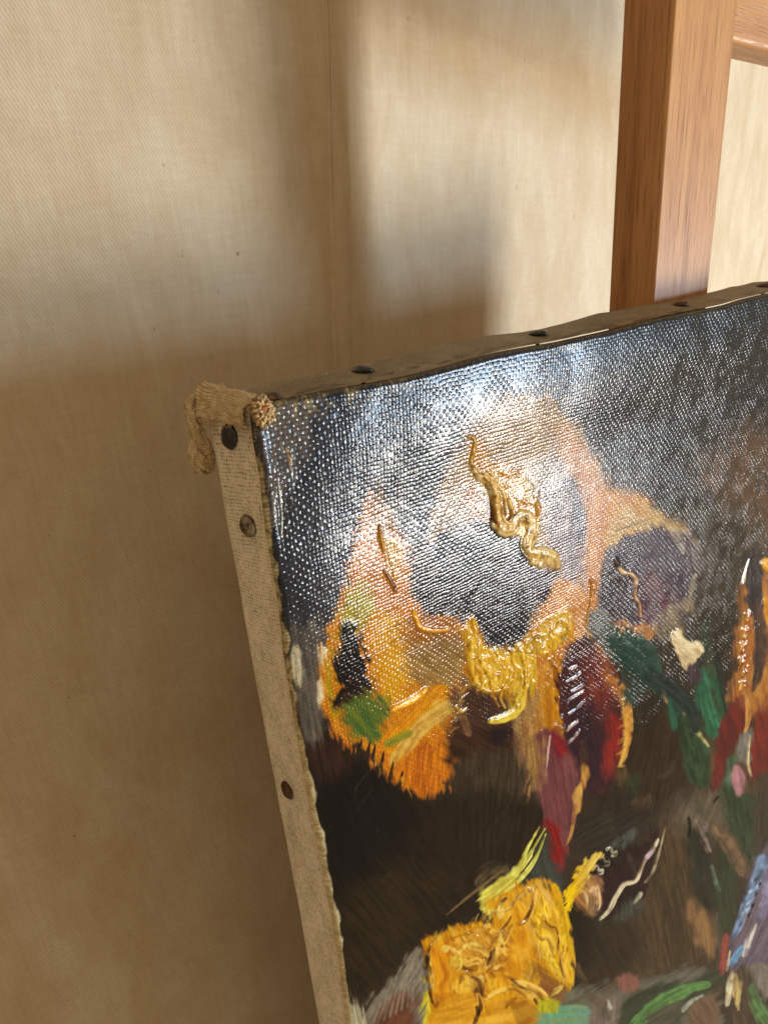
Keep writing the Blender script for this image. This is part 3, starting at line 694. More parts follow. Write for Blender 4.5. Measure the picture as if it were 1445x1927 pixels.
blob([(1000, 1390), (1040, 1372), (1066, 1400), (1084, 1450), (1082, 1510), (1070, 1580), (1052, 1640), (1042, 1636), (1030, 1590), (1024, 1540), (1012, 1470)],
     (126, 78, 76), (104, 58, 60), edge=5, rag=8, ang=82, st=.8, wv=.7, seed=170)
blob([(1036, 1376), (1062, 1390), (1070, 1416), (1050, 1430), (1038, 1405)], (140, 32, 40), (108, 30, 44), edge=6, rag=8, ang=60, wv=.7, seed=171)
blob([(1024, 1545), (1050, 1560), (1062, 1600), (1052, 1640), (1042, 1636), (1030, 1600)], (142, 30, 30), (104, 26, 30), edge=6, rag=8, ang=75, wv=.7, seed=172)
blob([(1098, 1438), (1106, 1460), (1094, 1500), (1086, 1530), (1080, 1500), (1088, 1470)], (206, 162, 96), (170, 110, 60), edge=3, rag=6, ang=80, wv=.5, seed=173)
dab([(1084, 1500), (1076, 1560), (1066, 1590)], [3, 3, 1.5], (196, 140, 92), (150, 90, 60), edge=.5, a=.8, seed=174)
dab([(1034, 1385), (1030, 1420), (1026, 1460)], [1.8, 1.8, 1], (196, 160, 150), edge=.4, a=.9, ht=.0003, seed=175)
blob([(985, 1400), (1020, 1390), (1020, 1440), (1010, 1480), (990, 1440)], (168, 130, 92), (130, 90, 60), edge=9, rag=14, ang=85, seed=176)
# ---- leaves and stems
blob([(1145, 1178), (1190, 1188), (1222, 1210), (1232, 1260), (1212, 1300), (1180, 1268), (1150, 1232)], (32, 66, 56), (48, 80, 66), edge=7, rag=12, ang=50, seed=180)
dab([(1210, 1270), (1250, 1295), (1285, 1330), (1300, 1370)], [16, 18, 17, 10], (38, 54, 50), (54, 72, 64), edge=.4, rag=.35, seed=181)
blob([(1170, 1295), (1200, 1300), (1200, 1320), (1180, 1325), (1168, 1310)], (44, 66, 56), (60, 80, 70), edge=5, rag=8, seed=182)
blob([(1256, 1310), (1274, 1320), (1276, 1360), (1266, 1375), (1256, 1350)], (50, 98, 76), (36, 70, 54), edge=4, rag=5, ang=80, wv=.4, seed=183)
blob([(1276, 1320), (1300, 1330), (1320, 1370), (1334, 1410), (1320, 1420), (1296, 1370)], (72, 104, 72), (54, 82, 60), edge=5, rag=8, ang=60, wv=.5, seed=184)
blob([(1278, 1340), (1300, 1372), (1326, 1410), (1336, 1440), (1330, 1475), (1316, 1482), (1294, 1460), (1280, 1410)], (38, 56, 40), (56, 76, 50), edge=4, rag=8, ang=75, wv=.5, seed=185)
blob([(1310, 1262), (1340, 1258), (1352, 1290), (1362, 1330), (1352, 1380), (1336, 1390), (1318, 1350), (1308, 1310)], (36, 76, 56), (54, 104, 76), edge=5, rag=8, ang=80, wv=.5, seed=186)
blob([(1326, 1290), (1344, 1300), (1354, 1340), (1338, 1350), (1326, 1320)], (44, 52, 38), (62, 66, 46), edge=4, rag=6, ang=80, wv=.5, seed=187)
dab([(1326, 1180), (1330, 1230), (1336, 1270)], [10, 12, 8], (50, 66, 52), (66, 76, 58), edge=.5, a=.8, seed=188)
dab([(1346, 1190), (1356, 1270), (1362, 1330)], [3, 4, 2], (40, 48, 44), edge=.5, a=.8, seed=189)
dab([(1276, 1318), (1290, 1350), (1316, 1384), (1332, 1404)], [1.5, 3, 3.5, 2], (196, 178, 124), (150, 140, 90), edge=.5, rag=.5, a=.85, ht=.0003, seed=190)
dab([(1246, 1302), (1254, 1322)], [4, 2], (190, 160, 110), edge=.5, a=.8, seed=191)
for p, w, c1, c2 in [([(1150, 1196), (1176, 1222), (1206, 1250), (1232, 1276)], [10, 20, 20, 12], (28, 58, 52), (46, 80, 68)),
                     ([(1196, 1200), (1222, 1226), (1240, 1262)], [9, 12, 7], (34, 62, 54), (52, 84, 70)),
                     ([(1222, 1272), (1262, 1300), (1292, 1334), (1308, 1372)], [13, 17, 15, 8], (26, 42, 42), (44, 64, 58)),
                     ([(1284, 1352), (1296, 1400), (1308, 1446), (1322, 1476)], [7, 16, 18, 9], (34, 54, 38), (54, 78, 50)),
                     ([(1322, 1268), (1330, 1310), (1342, 1350), (1350, 1384)], [9, 8, 11, 6], (38, 84, 62), (62, 122, 90)),
                     ([(1350, 1250), (1358, 1300), (1366, 1340)], [3, 4, 2.5], (34, 44, 40), (48, 60, 50))]:
    dab(p, w, c1, c2, edge=.45, rag=.5, wv=.45, ht=.0002, seed=1500 + int(p[0][0]))
# pale bud
blob([(1262, 1196), (1276, 1184), (1292, 1204), (1314, 1210), (1320, 1222), (1308, 1250), (1296, 1268), (1280, 1250), (1270, 1220)], (206, 184, 150), (176, 150, 116), edge=2.5, rag=5, ang=40, wv=.05, ht=.0007, seed=192)
ridge([(1268, 1192), (1286, 1212), (1312, 1214), (1318, 1224)], [4, 5, 5, 4], .0017, (216, 196, 164), (180, 156, 124), seed=193)
ridge([(1276, 1216), (1290, 1236), (1300, 1244)], [2, 4, 3], .0012, (196, 172, 138), (150, 124, 94), seed=194)
blob([(1292, 1256), (1314, 1252), (1316, 1280), (1300, 1286)], (84, 68, 74), (64, 56, 60), edge=4, rag=5, seed=195)
blob([(1280, 1150), (1298, 1170), (1306, 1196), (1292, 1196)], (70, 60, 58), (52, 46, 44), edge=4, rag=4, a=.8, seed=196)
ridge([(1164, 1262), (1168, 1276), (1164, 1288)], [2, 3, 2], .0009, (60, 66, 66), (30, 32, 30), seed=197)
# ---- right hand flower
blob([(1398, 1110), (1406, 1070), (1424, 1085), (1450, 1075), (1500, 1060), (1500, 1330), (1440, 1340), (1400, 1350), (1376, 1330), (1384, 1240), (1392, 1160)], (180, 122, 74), (150, 96, 58), edge=6, rag=12, ang=85, wv=.6, seed=200)
blob([(1406, 1078), (1424, 1060), (1430, 1140), (1424, 1160), (1408, 1140)], (50, 46, 54), (70, 62, 64), edge=4, rag=6, ang=85, wv=.5, seed=201)
dab([(1428, 1150), (1432, 1200), (1424, 1280)], [9, 12, 8], (86, 66, 58), (104, 78, 62), edge=.3, wv=.4, seed=202)
dab([(1440, 1060), (1470, 1080)], [10, 14], (214, 150, 60), (236, 190, 110), ht=.0008, seed=203)
dab([(1438, 1130), (1450, 1170)], [6, 9], (226, 160, 60), (190, 110, 40), seed=204)
ridge([(1410, 1052), (1404, 1070), (1396, 1100)], [2, 2.5, 2], .0008, (206, 190, 160), (150, 120, 90), seed=205)
for i, (x, y) in enumerate([(1407, 1160), (1402, 1190), (1398, 1216), (1396, 1244), (1400, 1262), (1396, 1290)]):
    ridge([(x - 3, y + 12), (x + 3, y), (x + 5, y - 10)], [3, 6, 3], .0022, (176, 96, 44), (110, 56, 26), seed=206 + i)
    ridge([(x - 6, y + 6), (x - 5, y - 6)], [2, 2.5], .0018, (230, 176, 120), seed=216 + i)
blob([(1396, 1310), (1404, 1330), (1396, 1380), (1366, 1450), (1348, 1488), (1336, 1484), (1344, 1430), (1352, 1370), (1378, 1320)], (112, 40, 34), (84, 34, 34), edge=4, rag=6, ang=70, wv=.5, seed=222)
blob([(1440, 1310), (1500, 1280), (1500, 1480), (1430, 1474), (1406, 1460), (1412, 1390)], (126, 44, 34), (96, 36, 32), edge=4, rag=6, ang=80, wv=.6, seed=223)
dab([(1404, 1310), (1408, 1350), (1400, 1380)], [3, 5, 2], (206, 150, 96), (170, 110, 70), seed=224)
blob([(1398, 1380), (1408, 1372), (1412, 1400), (1404, 1440), (1388, 1420)], (128, 122, 112), (104, 98, 88), edge=4, rag=6, wv=.4, seed=225)
dab([(1410, 1385), (1406, 1430), (1412, 1460)], [1.5, 2.5, 2], (220, 196, 150), a=.9, ht=.0005, seed=226)
blob([(1370, 1430), (1384, 1425), (1386, 1470), (1372, 1510), (1362, 1480)], (80, 118, 92), (58, 90, 70), edge=5, rag=6, ang=80, wv=.5, seed=227)
blob([(1352, 1485), (1376, 1480), (1420, 1500), (1424, 1560), (1414, 1620), (1396, 1604), (1370, 1550)], (52, 76, 48), (40, 58, 40), edge=7, rag=8, ang=75, wv=.6, seed=228)
blob([(1380, 1440), (1398, 1450), (1400, 1490), (1386, 1502), (1376, 1476)], (176, 122, 122), (140, 92, 96), edge=4, rag=6, ang=80, wv=.4, seed=229)
blob([(1420, 1470), (1500, 1470), (1500, 1620), (1430, 1620)], (76, 62, 44), (60, 54, 42), edge=10, rag=10, wv=.5, seed=230)
dab([(1350, 1500), (1342, 1510)], [3, 2], (40, 50, 40), seed=231)
churn([(1392, 1110), (1430, 1090), (1500, 1070), (1500, 1320), (1430, 1340), (1384, 1320), (1386, 1230)], [(104, 66, 40), (160, 106, 64), (196, 146, 100)], .0006, .05, 12, seed=680, a=.4, wv=.3, ang=88)
blob([(1406, 1050), (1424, 1040), (1434, 1120), (1428, 1160), (1408, 1140)], (46, 42, 46), (66, 58, 58), edge=4, rag=8, ang=85, wv=.5, seed=681)
dab([(1424, 1140), (1430, 1200), (1426, 1260), (1416, 1300)], [9, 11, 9, 3], (62, 50, 46), (88, 66, 54), edge=.4, rag=.4, wv=.5, seed=682)
# ---- lower right greens
blob([(1294, 1560), (1304, 1556), (1330, 1575), (1336, 1630), (1346, 1690), (1340, 1715), (1314, 1706), (1302, 1660), (1296, 1600)], (34, 38, 30), (46, 54, 40), edge=5, rag=7, ang=80, wv=.7, seed=240)
blob([(1352, 1606), (1374, 1598), (1386, 1660), (1378, 1740), (1356, 1750), (1344, 1700), (1346, 1650)], (42, 56, 34), (56, 68, 40), edge=7, rag=7, ang=82, wv=.7, seed=241)
ridge([(1296, 1540), (1298, 1560), (1296, 1572)], [3, 2, 2], .0005, (22, 18, 16), seed=242)
blob([(1310, 1545), (1326, 1560), (1336, 1600), (1326, 1590)], (196, 166, 146), (140, 110, 96), edge=5, rag=8, ang=60, a=.85, wv=.5, seed=243)
dab([(1338, 1630), (1346, 1660), (1354, 1676)], [3, 4, 2], (116, 142, 118), (80, 106, 84), a=.85, seed=244)
blob([(1296, 1700), (1320, 1712), (1344, 1740), (1346, 1780), (1334, 1802), (1322, 1790), (1306, 1760)], (158, 112, 48), (128, 90, 42), edge=8, rag=8, ang=80, wv=.6, seed=245)
dab([(1350, 1560), (1372, 1590), (1396, 1640)], [8, 12, 10], (150, 112, 62), (112, 84, 52), edge=.7, a=.8, seed=246)
dab([(1350, 1720), (1354, 1780), (1350, 1830)], [4, 5, 5], (86, 84, 64), (66, 64, 50), edge=.6, a=.8, seed=247)
# ---- lower maroon petal
blob([(1252, 1546), (1246, 1580), (1228, 1640), (1216, 1672), (1198, 1700), (1168, 1722), (1130, 1732), (1118, 1716), (1124, 1670), (1138, 1628), (1160, 1600), (1206, 1588), (1230, 1566)],
     (58, 26, 32), (44, 22, 28), edge=3, rag=6, ang=60, st=.8, wv=.6, seed=250)
blob([(1176, 1672), (1200, 1662), (1206, 1680), (1180, 1702), (1160, 1704)], (30, 22, 24), (60, 34, 26), edge=4, rag=6, seed=251)
ridge([(1128, 1730), (1146, 1712), (1160, 1684), (1174, 1664), (1194, 1658), (1204, 1640), (1214, 1616), (1226, 1600), (1236, 1580)], [2, 2.5, 3, 4, 3, 3, 3.5, 4, 2], .0009, (212, 190, 150), (176, 140, 110), seed=252)
ridge([(1250, 1560), (1240, 1600), (1228, 1640), (1214, 1660)], [1.5, 2, 2, 2], .0004, (158, 136, 98), (110, 90, 60), seed=253)
dab([(1204, 1682), (1196, 1694), (1190, 1700)], [5, 4, 2], (220, 206, 160), ht=.0007, seed=254)
blob([(1170, 1706), (1200, 1692), (1216, 1700), (1196, 1720), (1160, 1730)], (78, 84, 70), (62, 64, 52), edge=7, rag=8, a=.85, seed=255)
dab([(1217, 1612), (1228, 1600)], [5, 3], (196, 160, 160), (110, 120, 150), ht=.0006, seed=256)
blob([(1076, 1690), (1098, 1652), (1116, 1640), (1132, 1660), (1128, 1700), (1118, 1722), (1096, 1712)], (186, 126, 66), (144, 92, 50), edge=4, rag=7, ang=50, wv=.6, seed=257)
for i in range(5):
    ridge([(1082 + 9 * i, 1686 - 3 * i), (1096 + 7 * i, 1676 - 2 * i), (1104 + 6 * i, 1692 + 2 * i), (1104 + 5 * i, 1712)], [1.5, 2.2, 2, 1.4], .0006, (220, 172, 112), (180, 124, 70), wv=.3, seed=258 + i)
for i, (x, y) in enumerate([(1124, 1636), (1136, 1620), (1150, 1602)]):
    dab([(x - 8, y + 2), (x + 12, y + 4)], [8, 7], (26, 24, 20), seed=264 + i)
    ridge([(x - 9, y - 4), (x - 2, y - 7), (x + 2, y + 2), (x + 9, y), (x + 8, y + 8), (x + 1, y + 9)], [1.8] * 6, .0011, (206, 192, 158), (150, 130, 100), seed=267 + i)
blob([(1150, 1590), (1170, 1568), (1192, 1562), (1190, 1580), (1172, 1594)], (92, 102, 92), (76, 82, 72), edge=5, rag=6, a=.8, seed=270)
# ---- grey green wedge, yellow streaks
blob([(1026, 1560), (1040, 1620), (1060, 1650), (1064, 1700), (1040, 1690), (985, 1670), (990, 1630), (1010, 1590)], (70, 74, 66), (56, 58, 52), edge=7, rag=8, ang=70, wv=.7, seed=272)
for i, p in enumerate([[(1024, 1560), (1006, 1590), (988, 1622), (965, 1650), (930, 1690), (912, 1706)], [(1026, 1570), (1010, 1610), (990, 1640), (960, 1668), (925, 1694)], [(1000, 1610), (975, 1640), (950, 1655), (905, 1690)], [(1014, 1556), (990, 1600), (970, 1640), (918, 1700)]]):
    dab(p, [1.2, 2.0, 4, 6, 7, 3], (226, 214, 132), (176, 160, 84), edge=.4, rag=.7, ht=.0005, wv=.4, seed=274 + i, a=.9)
blob([(905, 1680), (940, 1655), (975, 1650), (960, 1680), (930, 1710), (908, 1714)], (214, 198, 112), (180, 160, 84), edge=4, rag=12, ang=-40, wv=.4, ht=.0004, seed=279)
dab([(902, 1660), (926, 1640), (950, 1636)], [10, 12, 8], (110, 96, 66), (70, 58, 40), edge=.7, rag=.8, a=.7, seed=280)
blob([(1128, 1604), (1132, 1614), (1112, 1640), (1092, 1672), (1078, 1704), (1064, 1718), (1060, 1690), (1072, 1660), (1090, 1632), (1108, 1614)], (226, 184, 40), (198, 150, 28), edge=2.5, rag=9, rf=.12, ang=-55, wv=.2, ht=.0006, seed=281)
blob([(1034, 1672), (1046, 1664), (1060, 1700), (1076, 1760), (1080, 1830), (1070, 1856), (1056, 1800), (1044, 1720)], (220, 176, 52), (186, 140, 40), edge=3, rag=8, ang=80, wv=.2, ht=.0006, seed=282)
for i in range(7):
    dab([(840 + i * 9, 1722 - i * 7), (900 + i * 9, 1668 - i * 6)], [1, 1], (150, 122, 78), edge=.6, a=.45, seed=284 + i)
# ---- bottom yellow flower
blob([(800, 1772), (830, 1756), (870, 1742), (925, 1730), (918, 1700), (950, 1680), (990, 1662), (1024, 1664), (1046, 1690), (1060, 1750), (1074, 1820), (1072, 1860), (1050, 1890), (1040, 1960), (1020, 2050), (800, 2050), (786, 1960), (796, 1880), (800, 1820)],
     (212, 158, 56), (184, 122, 36), edge=6, rag=16, ang=70, st=1, wv=.25, ht=.0005, seed=300)
blob([(806, 1790), (850, 1768), (872, 1790), (868, 1840), (848, 1888), (818, 1890), (806, 1840)], (204, 132, 26), (178, 104, 20), edge=8, rag=8, ang=85, wv=.2, seed=301)
blob([(845, 1776), (900, 1752), (950, 1745), (960, 1790), (930, 1830), (900, 1840), (860, 1820)], (214, 162, 88), (180, 124, 64), edge=8, rag=10, ang=60, wv=.1, ht=.0009, seed=302)
blob([(955, 1680), (992, 1668), (1000, 1700), (975, 1752), (950, 1740), (940, 1710)], (214, 160, 70), (190, 132, 52), edge=4, rag=6, ang=70, wv=.1, ht=.0012, seed=303)
blob([(1000, 1668), (1030, 1676), (1046, 1730), (1040, 1770), (1010, 1800), (990, 1760), (996, 1710)], (206, 164, 116), (188, 146, 90), edge=8, rag=10, ang=75, wv=.5, seed=304)
blob([(1006, 1700), (1040, 1720), (1058, 1780), (1060, 1840), (1036, 1820), (1014, 1780)], (224, 186, 80), (200, 150, 40), edge=5, rag=8, ang=75, wv=.15, ht=.0009, seed=305)
blob([(960, 1770), (990, 1750), (1006, 1800), (990, 1840), (950, 1830)], (196, 130, 40), (208, 150, 66), edge=9, rag=9, ang=80, wv=.3, seed=306)
blob([(1000, 1800), (1030, 1830), (1066, 1862), (1062, 1890), (1020, 1880), (985, 1850)], (128, 84, 46), (150, 100, 52), edge=9, rag=9, ang=30, wv=.5, seed=307)
blob([(852, 1842), (880, 1832), (886, 1862), (866, 1870), (850, 1862)], (222, 178, 92), (200, 150, 70), edge=3, rag=6, wv=.1, ht=.0010, seed=308)
blob([(806, 1960), (816, 1900), (850, 1876), (892, 1870), (902, 1900), (890, 1935), (870, 1990), (810, 2010)], (208, 154, 70), (188, 130, 52), edge=4, rag=5, ang=-20, wv=.1, ht=.0015, seed=309)
blob([(905, 1960), (918, 1900), (950, 1872), (1000, 1872), (1030, 1900), (1040, 1970), (990, 2010), (910, 2010)], (212, 158, 72), (190, 132, 50), edge=4, rag=5, ang=-10, wv=.1, ht=.0013, seed=310)
blob([(965, 1885), (1000, 1890), (1026, 1915), (1030, 1960), (990, 1950), (968, 1915)], (128, 86, 40), (150, 102, 46), edge=4, rag=5, ang=40, wv=.1, seed=311)
blob([(884, 1800), (905, 1810), (900, 1850), (912, 1870), (896, 1880), (884, 1850)], (96, 62, 34), (130, 84, 44), edge=5, rag=5, ang=80, wv=.1, seed=312)
churn([(806, 1774), (850, 1756), (925, 1732), (922, 1700), (955, 1680), (995, 1664), (1026, 1670), (1044, 1700), (1050, 1760), (1010, 1800), (1000, 1860), (960, 1870), (905, 1866), (850, 1870), (812, 1890)],
      [(168, 104, 26), (204, 136, 34), (220, 166, 66), (230, 186, 100), (212, 152, 48)], .0009, .022, 34, seed=610, a=.42)
churn([(845, 1776), (900, 1752), (950, 1748), (958, 1790), (925, 1840), (890, 1850), (860, 1826)], [(120, 70, 26), (176, 116, 48), (222, 176, 104), (236, 206, 146)], .0015, .06, 18, seed=620, a=.5, ang=20)
churn([(800, 1990), (812, 1900), (860, 1872), (900, 1880), (1000, 1868), (1040, 1900), (1050, 2000), (900, 2040)], [(176, 116, 38), (208, 152, 62), (226, 180, 96)], .0006, .018, 24, seed=630, a=.45, ang=-20)
churn([(1006, 1690), (1044, 1700), (1068, 1780), (1066, 1846), (1036, 1826), (1010, 1780)], [(170, 120, 36), (220, 176, 60), (234, 200, 110), (190, 140, 50)], .0012, .05, 16, seed=640, a=.75)
RG = [([(992, 1672), (1002, 1680), (998, 1706), (990, 1730), (976, 1738)], [3, 5, 4, 4, 3], .0026),
      ([(960, 1700), (975, 1690), (990, 1700)], [3, 3, 3], .0016),
      ([(925, 1716), (940, 1712), (958, 1708), (966, 1696)], [2, 4, 4, 2], .0018),
      ([(962, 1740), (950, 1762), (942, 1780)], [3, 4, 3], .0024),
      ([(948, 1752), (925, 1772), (915, 1800), (905, 1822)], [4, 5, 5, 4], .0022),
      ([(860, 1790), (880, 1776), (905, 1782), (924, 1802)], [3, 5, 5, 3], .0022),
      ([(864, 1802), (876, 1812), (896, 1806), (912, 1818)], [4, 6, 5, 4], .0026),
      ([(870, 1826), (888, 1834), (906, 1828), (914, 1846)], [4, 4, 5, 3], .0022),
      ([(934, 1790), (926, 1812), (914, 1828)], [3, 5, 3], .0028),
      ([(912, 1846), (908, 1868), (918, 1876)], [3, 4, 3], .0020),
      ([(950, 1834), (968, 1842), (984, 1850)], [3, 3, 3], .0018),
      ([(966, 1850), (990, 1854), (1010, 1866), (1022, 1878)], [4, 8, 9, 6], .0032),
      ([(942, 1866), (960, 1858), (980, 1866), (1004, 1880)], [2, 4, 4, 3], .0020),
      ([(1014, 1740), (1030, 1744), (1044, 1760), (1048, 1790), (1052, 1808)], [3, 4, 4, 4, 2], .0022),
      ([(1008, 1752), (1016, 1766), (1030, 1768), (1038, 1800)], [2, 3, 3, 2], .0016),
      ([(1060, 1780), (1056, 1810), (1060, 1838)], [3, 3, 4], .0020),
      ([(1020, 1724), (1026, 1738), (1044, 1744)], [3, 3, 2], .0014),
      ([(808, 1778), (806, 1800), (812, 1830), (810, 1870), (816, 1888)], [4, 3, 3, 4, 3], .0022),
      ([(852, 1764), (880, 1754), (900, 1748), (920, 1740)], [2, 3, 3, 2], .0014),
      ([(898, 1872), (904, 1892), (896, 1916), (890, 1936)], [3, 4, 3, 3], .0026),
      ([(912, 1880), (930, 1868), (948, 1860)], [2, 3, 2], .0018)]
for i, (p, w, h) in enumerate(RG):
    ridge(p, w, h, [(220, 172, 96), (206, 152, 72), (224, 184, 110)][i % 3], (160, 108, 50), wv=.05, seed=320 + i)
for i, (p, w) in enumerate([([(928, 1782), (922, 1800), (914, 1816)], 4), ([(940, 1752), (952, 1738), (960, 1724)], 2.2), ([(884, 1838), (900, 1846), (904, 1866)], 4), ([(862, 1812), (872, 1822), (884, 1824)], 3), ([(898, 1870), (902, 1890), (894, 1916), (884, 1940)], 3),
                           ([(1000, 1690), (996, 1712), (984, 1730)], 2.4), ([(1022, 1732), (1032, 1742), (1046, 1750), (1048, 1786)], 2), ([(1050, 1800), (1052, 1816), (1058, 1836)], 2.4), ([(960, 1842), (972, 1852), (990, 1862)], 2.4), ([(806, 1792), (803, 1830), (806, 1866), (812, 1886)], 3)]):
    dab(p, [1, w, w, 1], (84, 50, 16), (118, 74, 26), edge=.5, rag=.6, a=.85, ht=-.0004, seed=1400 + i)  # dark dabs put the shade of the flower's crevices into the colour
for i in range(26):
    x, y = random.uniform(812, 1060), random.uniform(1690, 1925)
    if y < 1780 - (x - 812) * .45: continue
    a_ = random.uniform(-1.9, -.5); L = random.uniform(10, 34)
    dab([(x, y), (x + L * .5 * math.cos(a_) + random.uniform(-4, 4), y + L * .5 * math.sin(a_)), (x + L * math.cos(a_), y + L * math.sin(a_))], [1, random.uniform(3, 8), 1.5],
        random.choice([(232, 196, 122), (224, 176, 70), (160, 102, 34), (216, 160, 60), (228, 190, 90)]), edge=.5, rag=.7, a=.8, ht=random.choice([0, .0004, .0008]), wv=.1, seed=1420 + i)
ridge([(803, 1800), (802, 1830), (800, 1856)], [3, 4, 2], .0002, (34, 26, 16), seed=345)
blob([(788, 1840), (800, 1850), (806, 1900), (800, 1960), (786, 1990), (784, 1900)], (206, 190, 84), (176, 150, 60), edge=4, rag=6, ang=85, wv=.2, ht=.0004, seed=346)
for i, p in enumerate([[(942, 1694), (950, 1690)], [(922, 1790), (918, 1806)], [(1004, 1880), (1010, 1888)], [(895, 1894), (899, 1908)]]):
    dab(p, [3, 3], (74, 44, 18), a=.9, seed=347 + i)
# ---- bottom left greys
blob([(690, 1900), (730, 1850), (780, 1790), (798, 1800), (796, 1900), (780, 2000), (680, 2000)], (132, 122, 104), (104, 96, 82), edge=7, rag=12, ang=-60, wv=.5, seed=352)
blob([(712, 1900), (750, 1870), (782, 1880), (776, 1990), (700, 1990)], (112, 70, 46), (92, 60, 42), edge=9, rag=12, ang=-60, wv=.6, seed=353)
blob([(640, 1860), (668, 1880), (690, 1960), (650, 1980)], (176, 164, 136), (130, 118, 98), edge=6, rag=14, ang=80, wv=.5, ht=.0003, seed=354)
for i in range(9):
    dab([(700 + i * 11, 1930 - i * 6), (730 + i * 8, 1850 - i * 7)], [2, 3, 1], (150, 140, 122), (110, 102, 88), edge=.6, a=.5, rag=.6, seed=355 + i)
# ---- bottom right ground
blob([(1060, 1880), (1120, 1856), (1180, 1850), (1240, 1840), (1300, 1820), (1340, 1850), (1340, 2050), (1030, 2050)], (112, 108, 86), (92, 86, 70), edge=12, rag=14, ang=-30, wv=.5, seed=365)
blob([(1010, 1905), (1060, 1890), (1110, 1900), (1100, 1960), (1020, 1970)], (96, 148, 120), (120, 140, 96), edge=8, rag=12, ang=0, wv=.3, seed=366)
blob([(1018, 1880), (1050, 1886), (1044, 1905), (1014, 1900)], (196, 176, 50), (160, 150, 60), edge=5, rag=8, wv=.3, seed=367)
blob([(1160, 1840), (1186, 1830), (1200, 1850), (1186, 1870), (1164, 1862)], (150, 86, 66), (124, 80, 66), edge=6, rag=6, wv=.5, seed=368)
blob([(1120, 1880), (1160, 1876), (1160, 1930), (1110, 1960)], (130, 112, 92), (112, 92, 78), edge=8, rag=8, wv=.4, seed=369)
blob([(1160, 1927), (1180, 1880), (1230, 1855), (1290, 1846), (1350, 1830), (1360, 1860), (1300, 1890), (1240, 1927), (1200, 1980), (1120, 1980)], (58, 70, 44), (48, 54, 38), edge=7, rag=8, ang=-30, wv=.4, seed=370)
dab([(1160, 1990), (1200, 1930), (1240, 1890), (1290, 1862), (1330, 1852)], [12, 16, 16, 12, 6], (86, 138, 48), (64, 104, 42), edge=.25, rag=.25, ht=.0004, wv=.3, seed=371)
blob([(1190, 1960), (1230, 1900), (1280, 1886), (1280, 1930), (1240, 1990)], (88, 84, 60), (66, 70, 50), edge=6, rag=8, ang=-30, wv=.4, seed=372)
dab([(1284, 1900), (1300, 1884), (1320, 1874)], [4, 4, 3], (156, 160, 134), (120, 124, 100), ht=.0004, seed=373)
blob([(1300, 1890), (1340, 1876), (1356, 1920), (1340, 1990), (1290, 1980)], (122, 88, 56), (98, 72, 50), edge=7, rag=8, ang=60, wv=.4, seed=374)
blob([(1374, 1836), (1404, 1820), (1412, 1880), (1404, 1990), (1370, 1990), (1376, 1900)], (64, 46, 32), (92, 72, 44), edge=5, rag=7, ang=80, wv=.4, seed=375)
dab([(1376, 1830), (1372, 1860), (1368, 1890)], [5, 6, 4], (206, 188, 150), (160, 130, 90), ht=.0005, seed=376)
for i in range(6):
    ridge([(1380 + i * 3, 1830 + 4 * i), (1378 + i * 2, 1870 + 6 * i)], [1.2, 1.5], .0004, (196, 158, 84), wv=.3, seed=377 + i)
dab([(1414, 1860), (1430, 1900), (1470, 1960)], [8, 14, 18], (84, 132, 50), (60, 96, 44), wv=.3, seed=384)
blob([(1410, 1800), (1500, 1760), (1500, 1900), (1440, 1880), (1412, 1840)], (122, 112, 96), (104, 92, 80), edge=8, rag=8, wv=.4, seed=385)
# blue and lilac strokes
blob([(1424, 1610), (1500, 1560), (1500, 1800), (1420, 1810), (1372, 1830), (1366, 1800), (1384, 1740), (1404, 1680)], (108, 92, 104), (86, 72, 84), edge=5, rag=7, ang=-65, wv=.2, ht=.0005, seed=390)
dab([(1434, 1620), (1420, 1660), (1404, 1700), (1390, 1740), (1378, 1762)], [12, 11, 9, 7, 3], (112, 138, 166), (78, 96, 124), edge=.25, rag=.3, ht=.0012, wv=.05, seed=391)
dab([(1452, 1640), (1446, 1680), (1432, 1722)], [14, 15, 8], (140, 134, 154), (108, 100, 124), ht=.0007, wv=.05, seed=392)
dab([(1374, 1812), (1384, 1796), (1394, 1784)], [7, 8, 6], (92, 148, 178), (70, 108, 140), ht=.0007, seed=393)
dab([(1400, 1796), (1408, 1770), (1420, 1740)], [6, 6, 4], (196, 182, 166), (140, 126, 130), edge=.4, a=.9, ht=.0005, seed=394)
for i, (x, y) in enumerate([(1422, 1654), (1416, 1672), (1410, 1694), (1402, 1712)]):
    ridge([(x - 8, y + 5), (x, y - 2), (x + 6, y - 6)], [2, 2.5, 2], .0018, (150, 172, 196), (70, 84, 110), seed=395 + i)
    dab([(x + 6, y + 8), (x + 3, y + 13)], [2.5, 2], (24, 24, 30), seed=400 + i)
dab([(1366, 1762), (1360, 1796), (1356, 1830)], [5, 7, 5], (156, 60, 46), (124, 50, 42), wv=.2, ht=.0005, seed=405)
dab([(1372, 1790), (1366, 1826)], [1.5, 1.8], (206, 150, 110), ht=.0006, seed=406)
ridge([(1142, 1886), (1146, 1896)], [4, 5], .0014, (170, 158, 140), (50, 44, 38), seed=407)
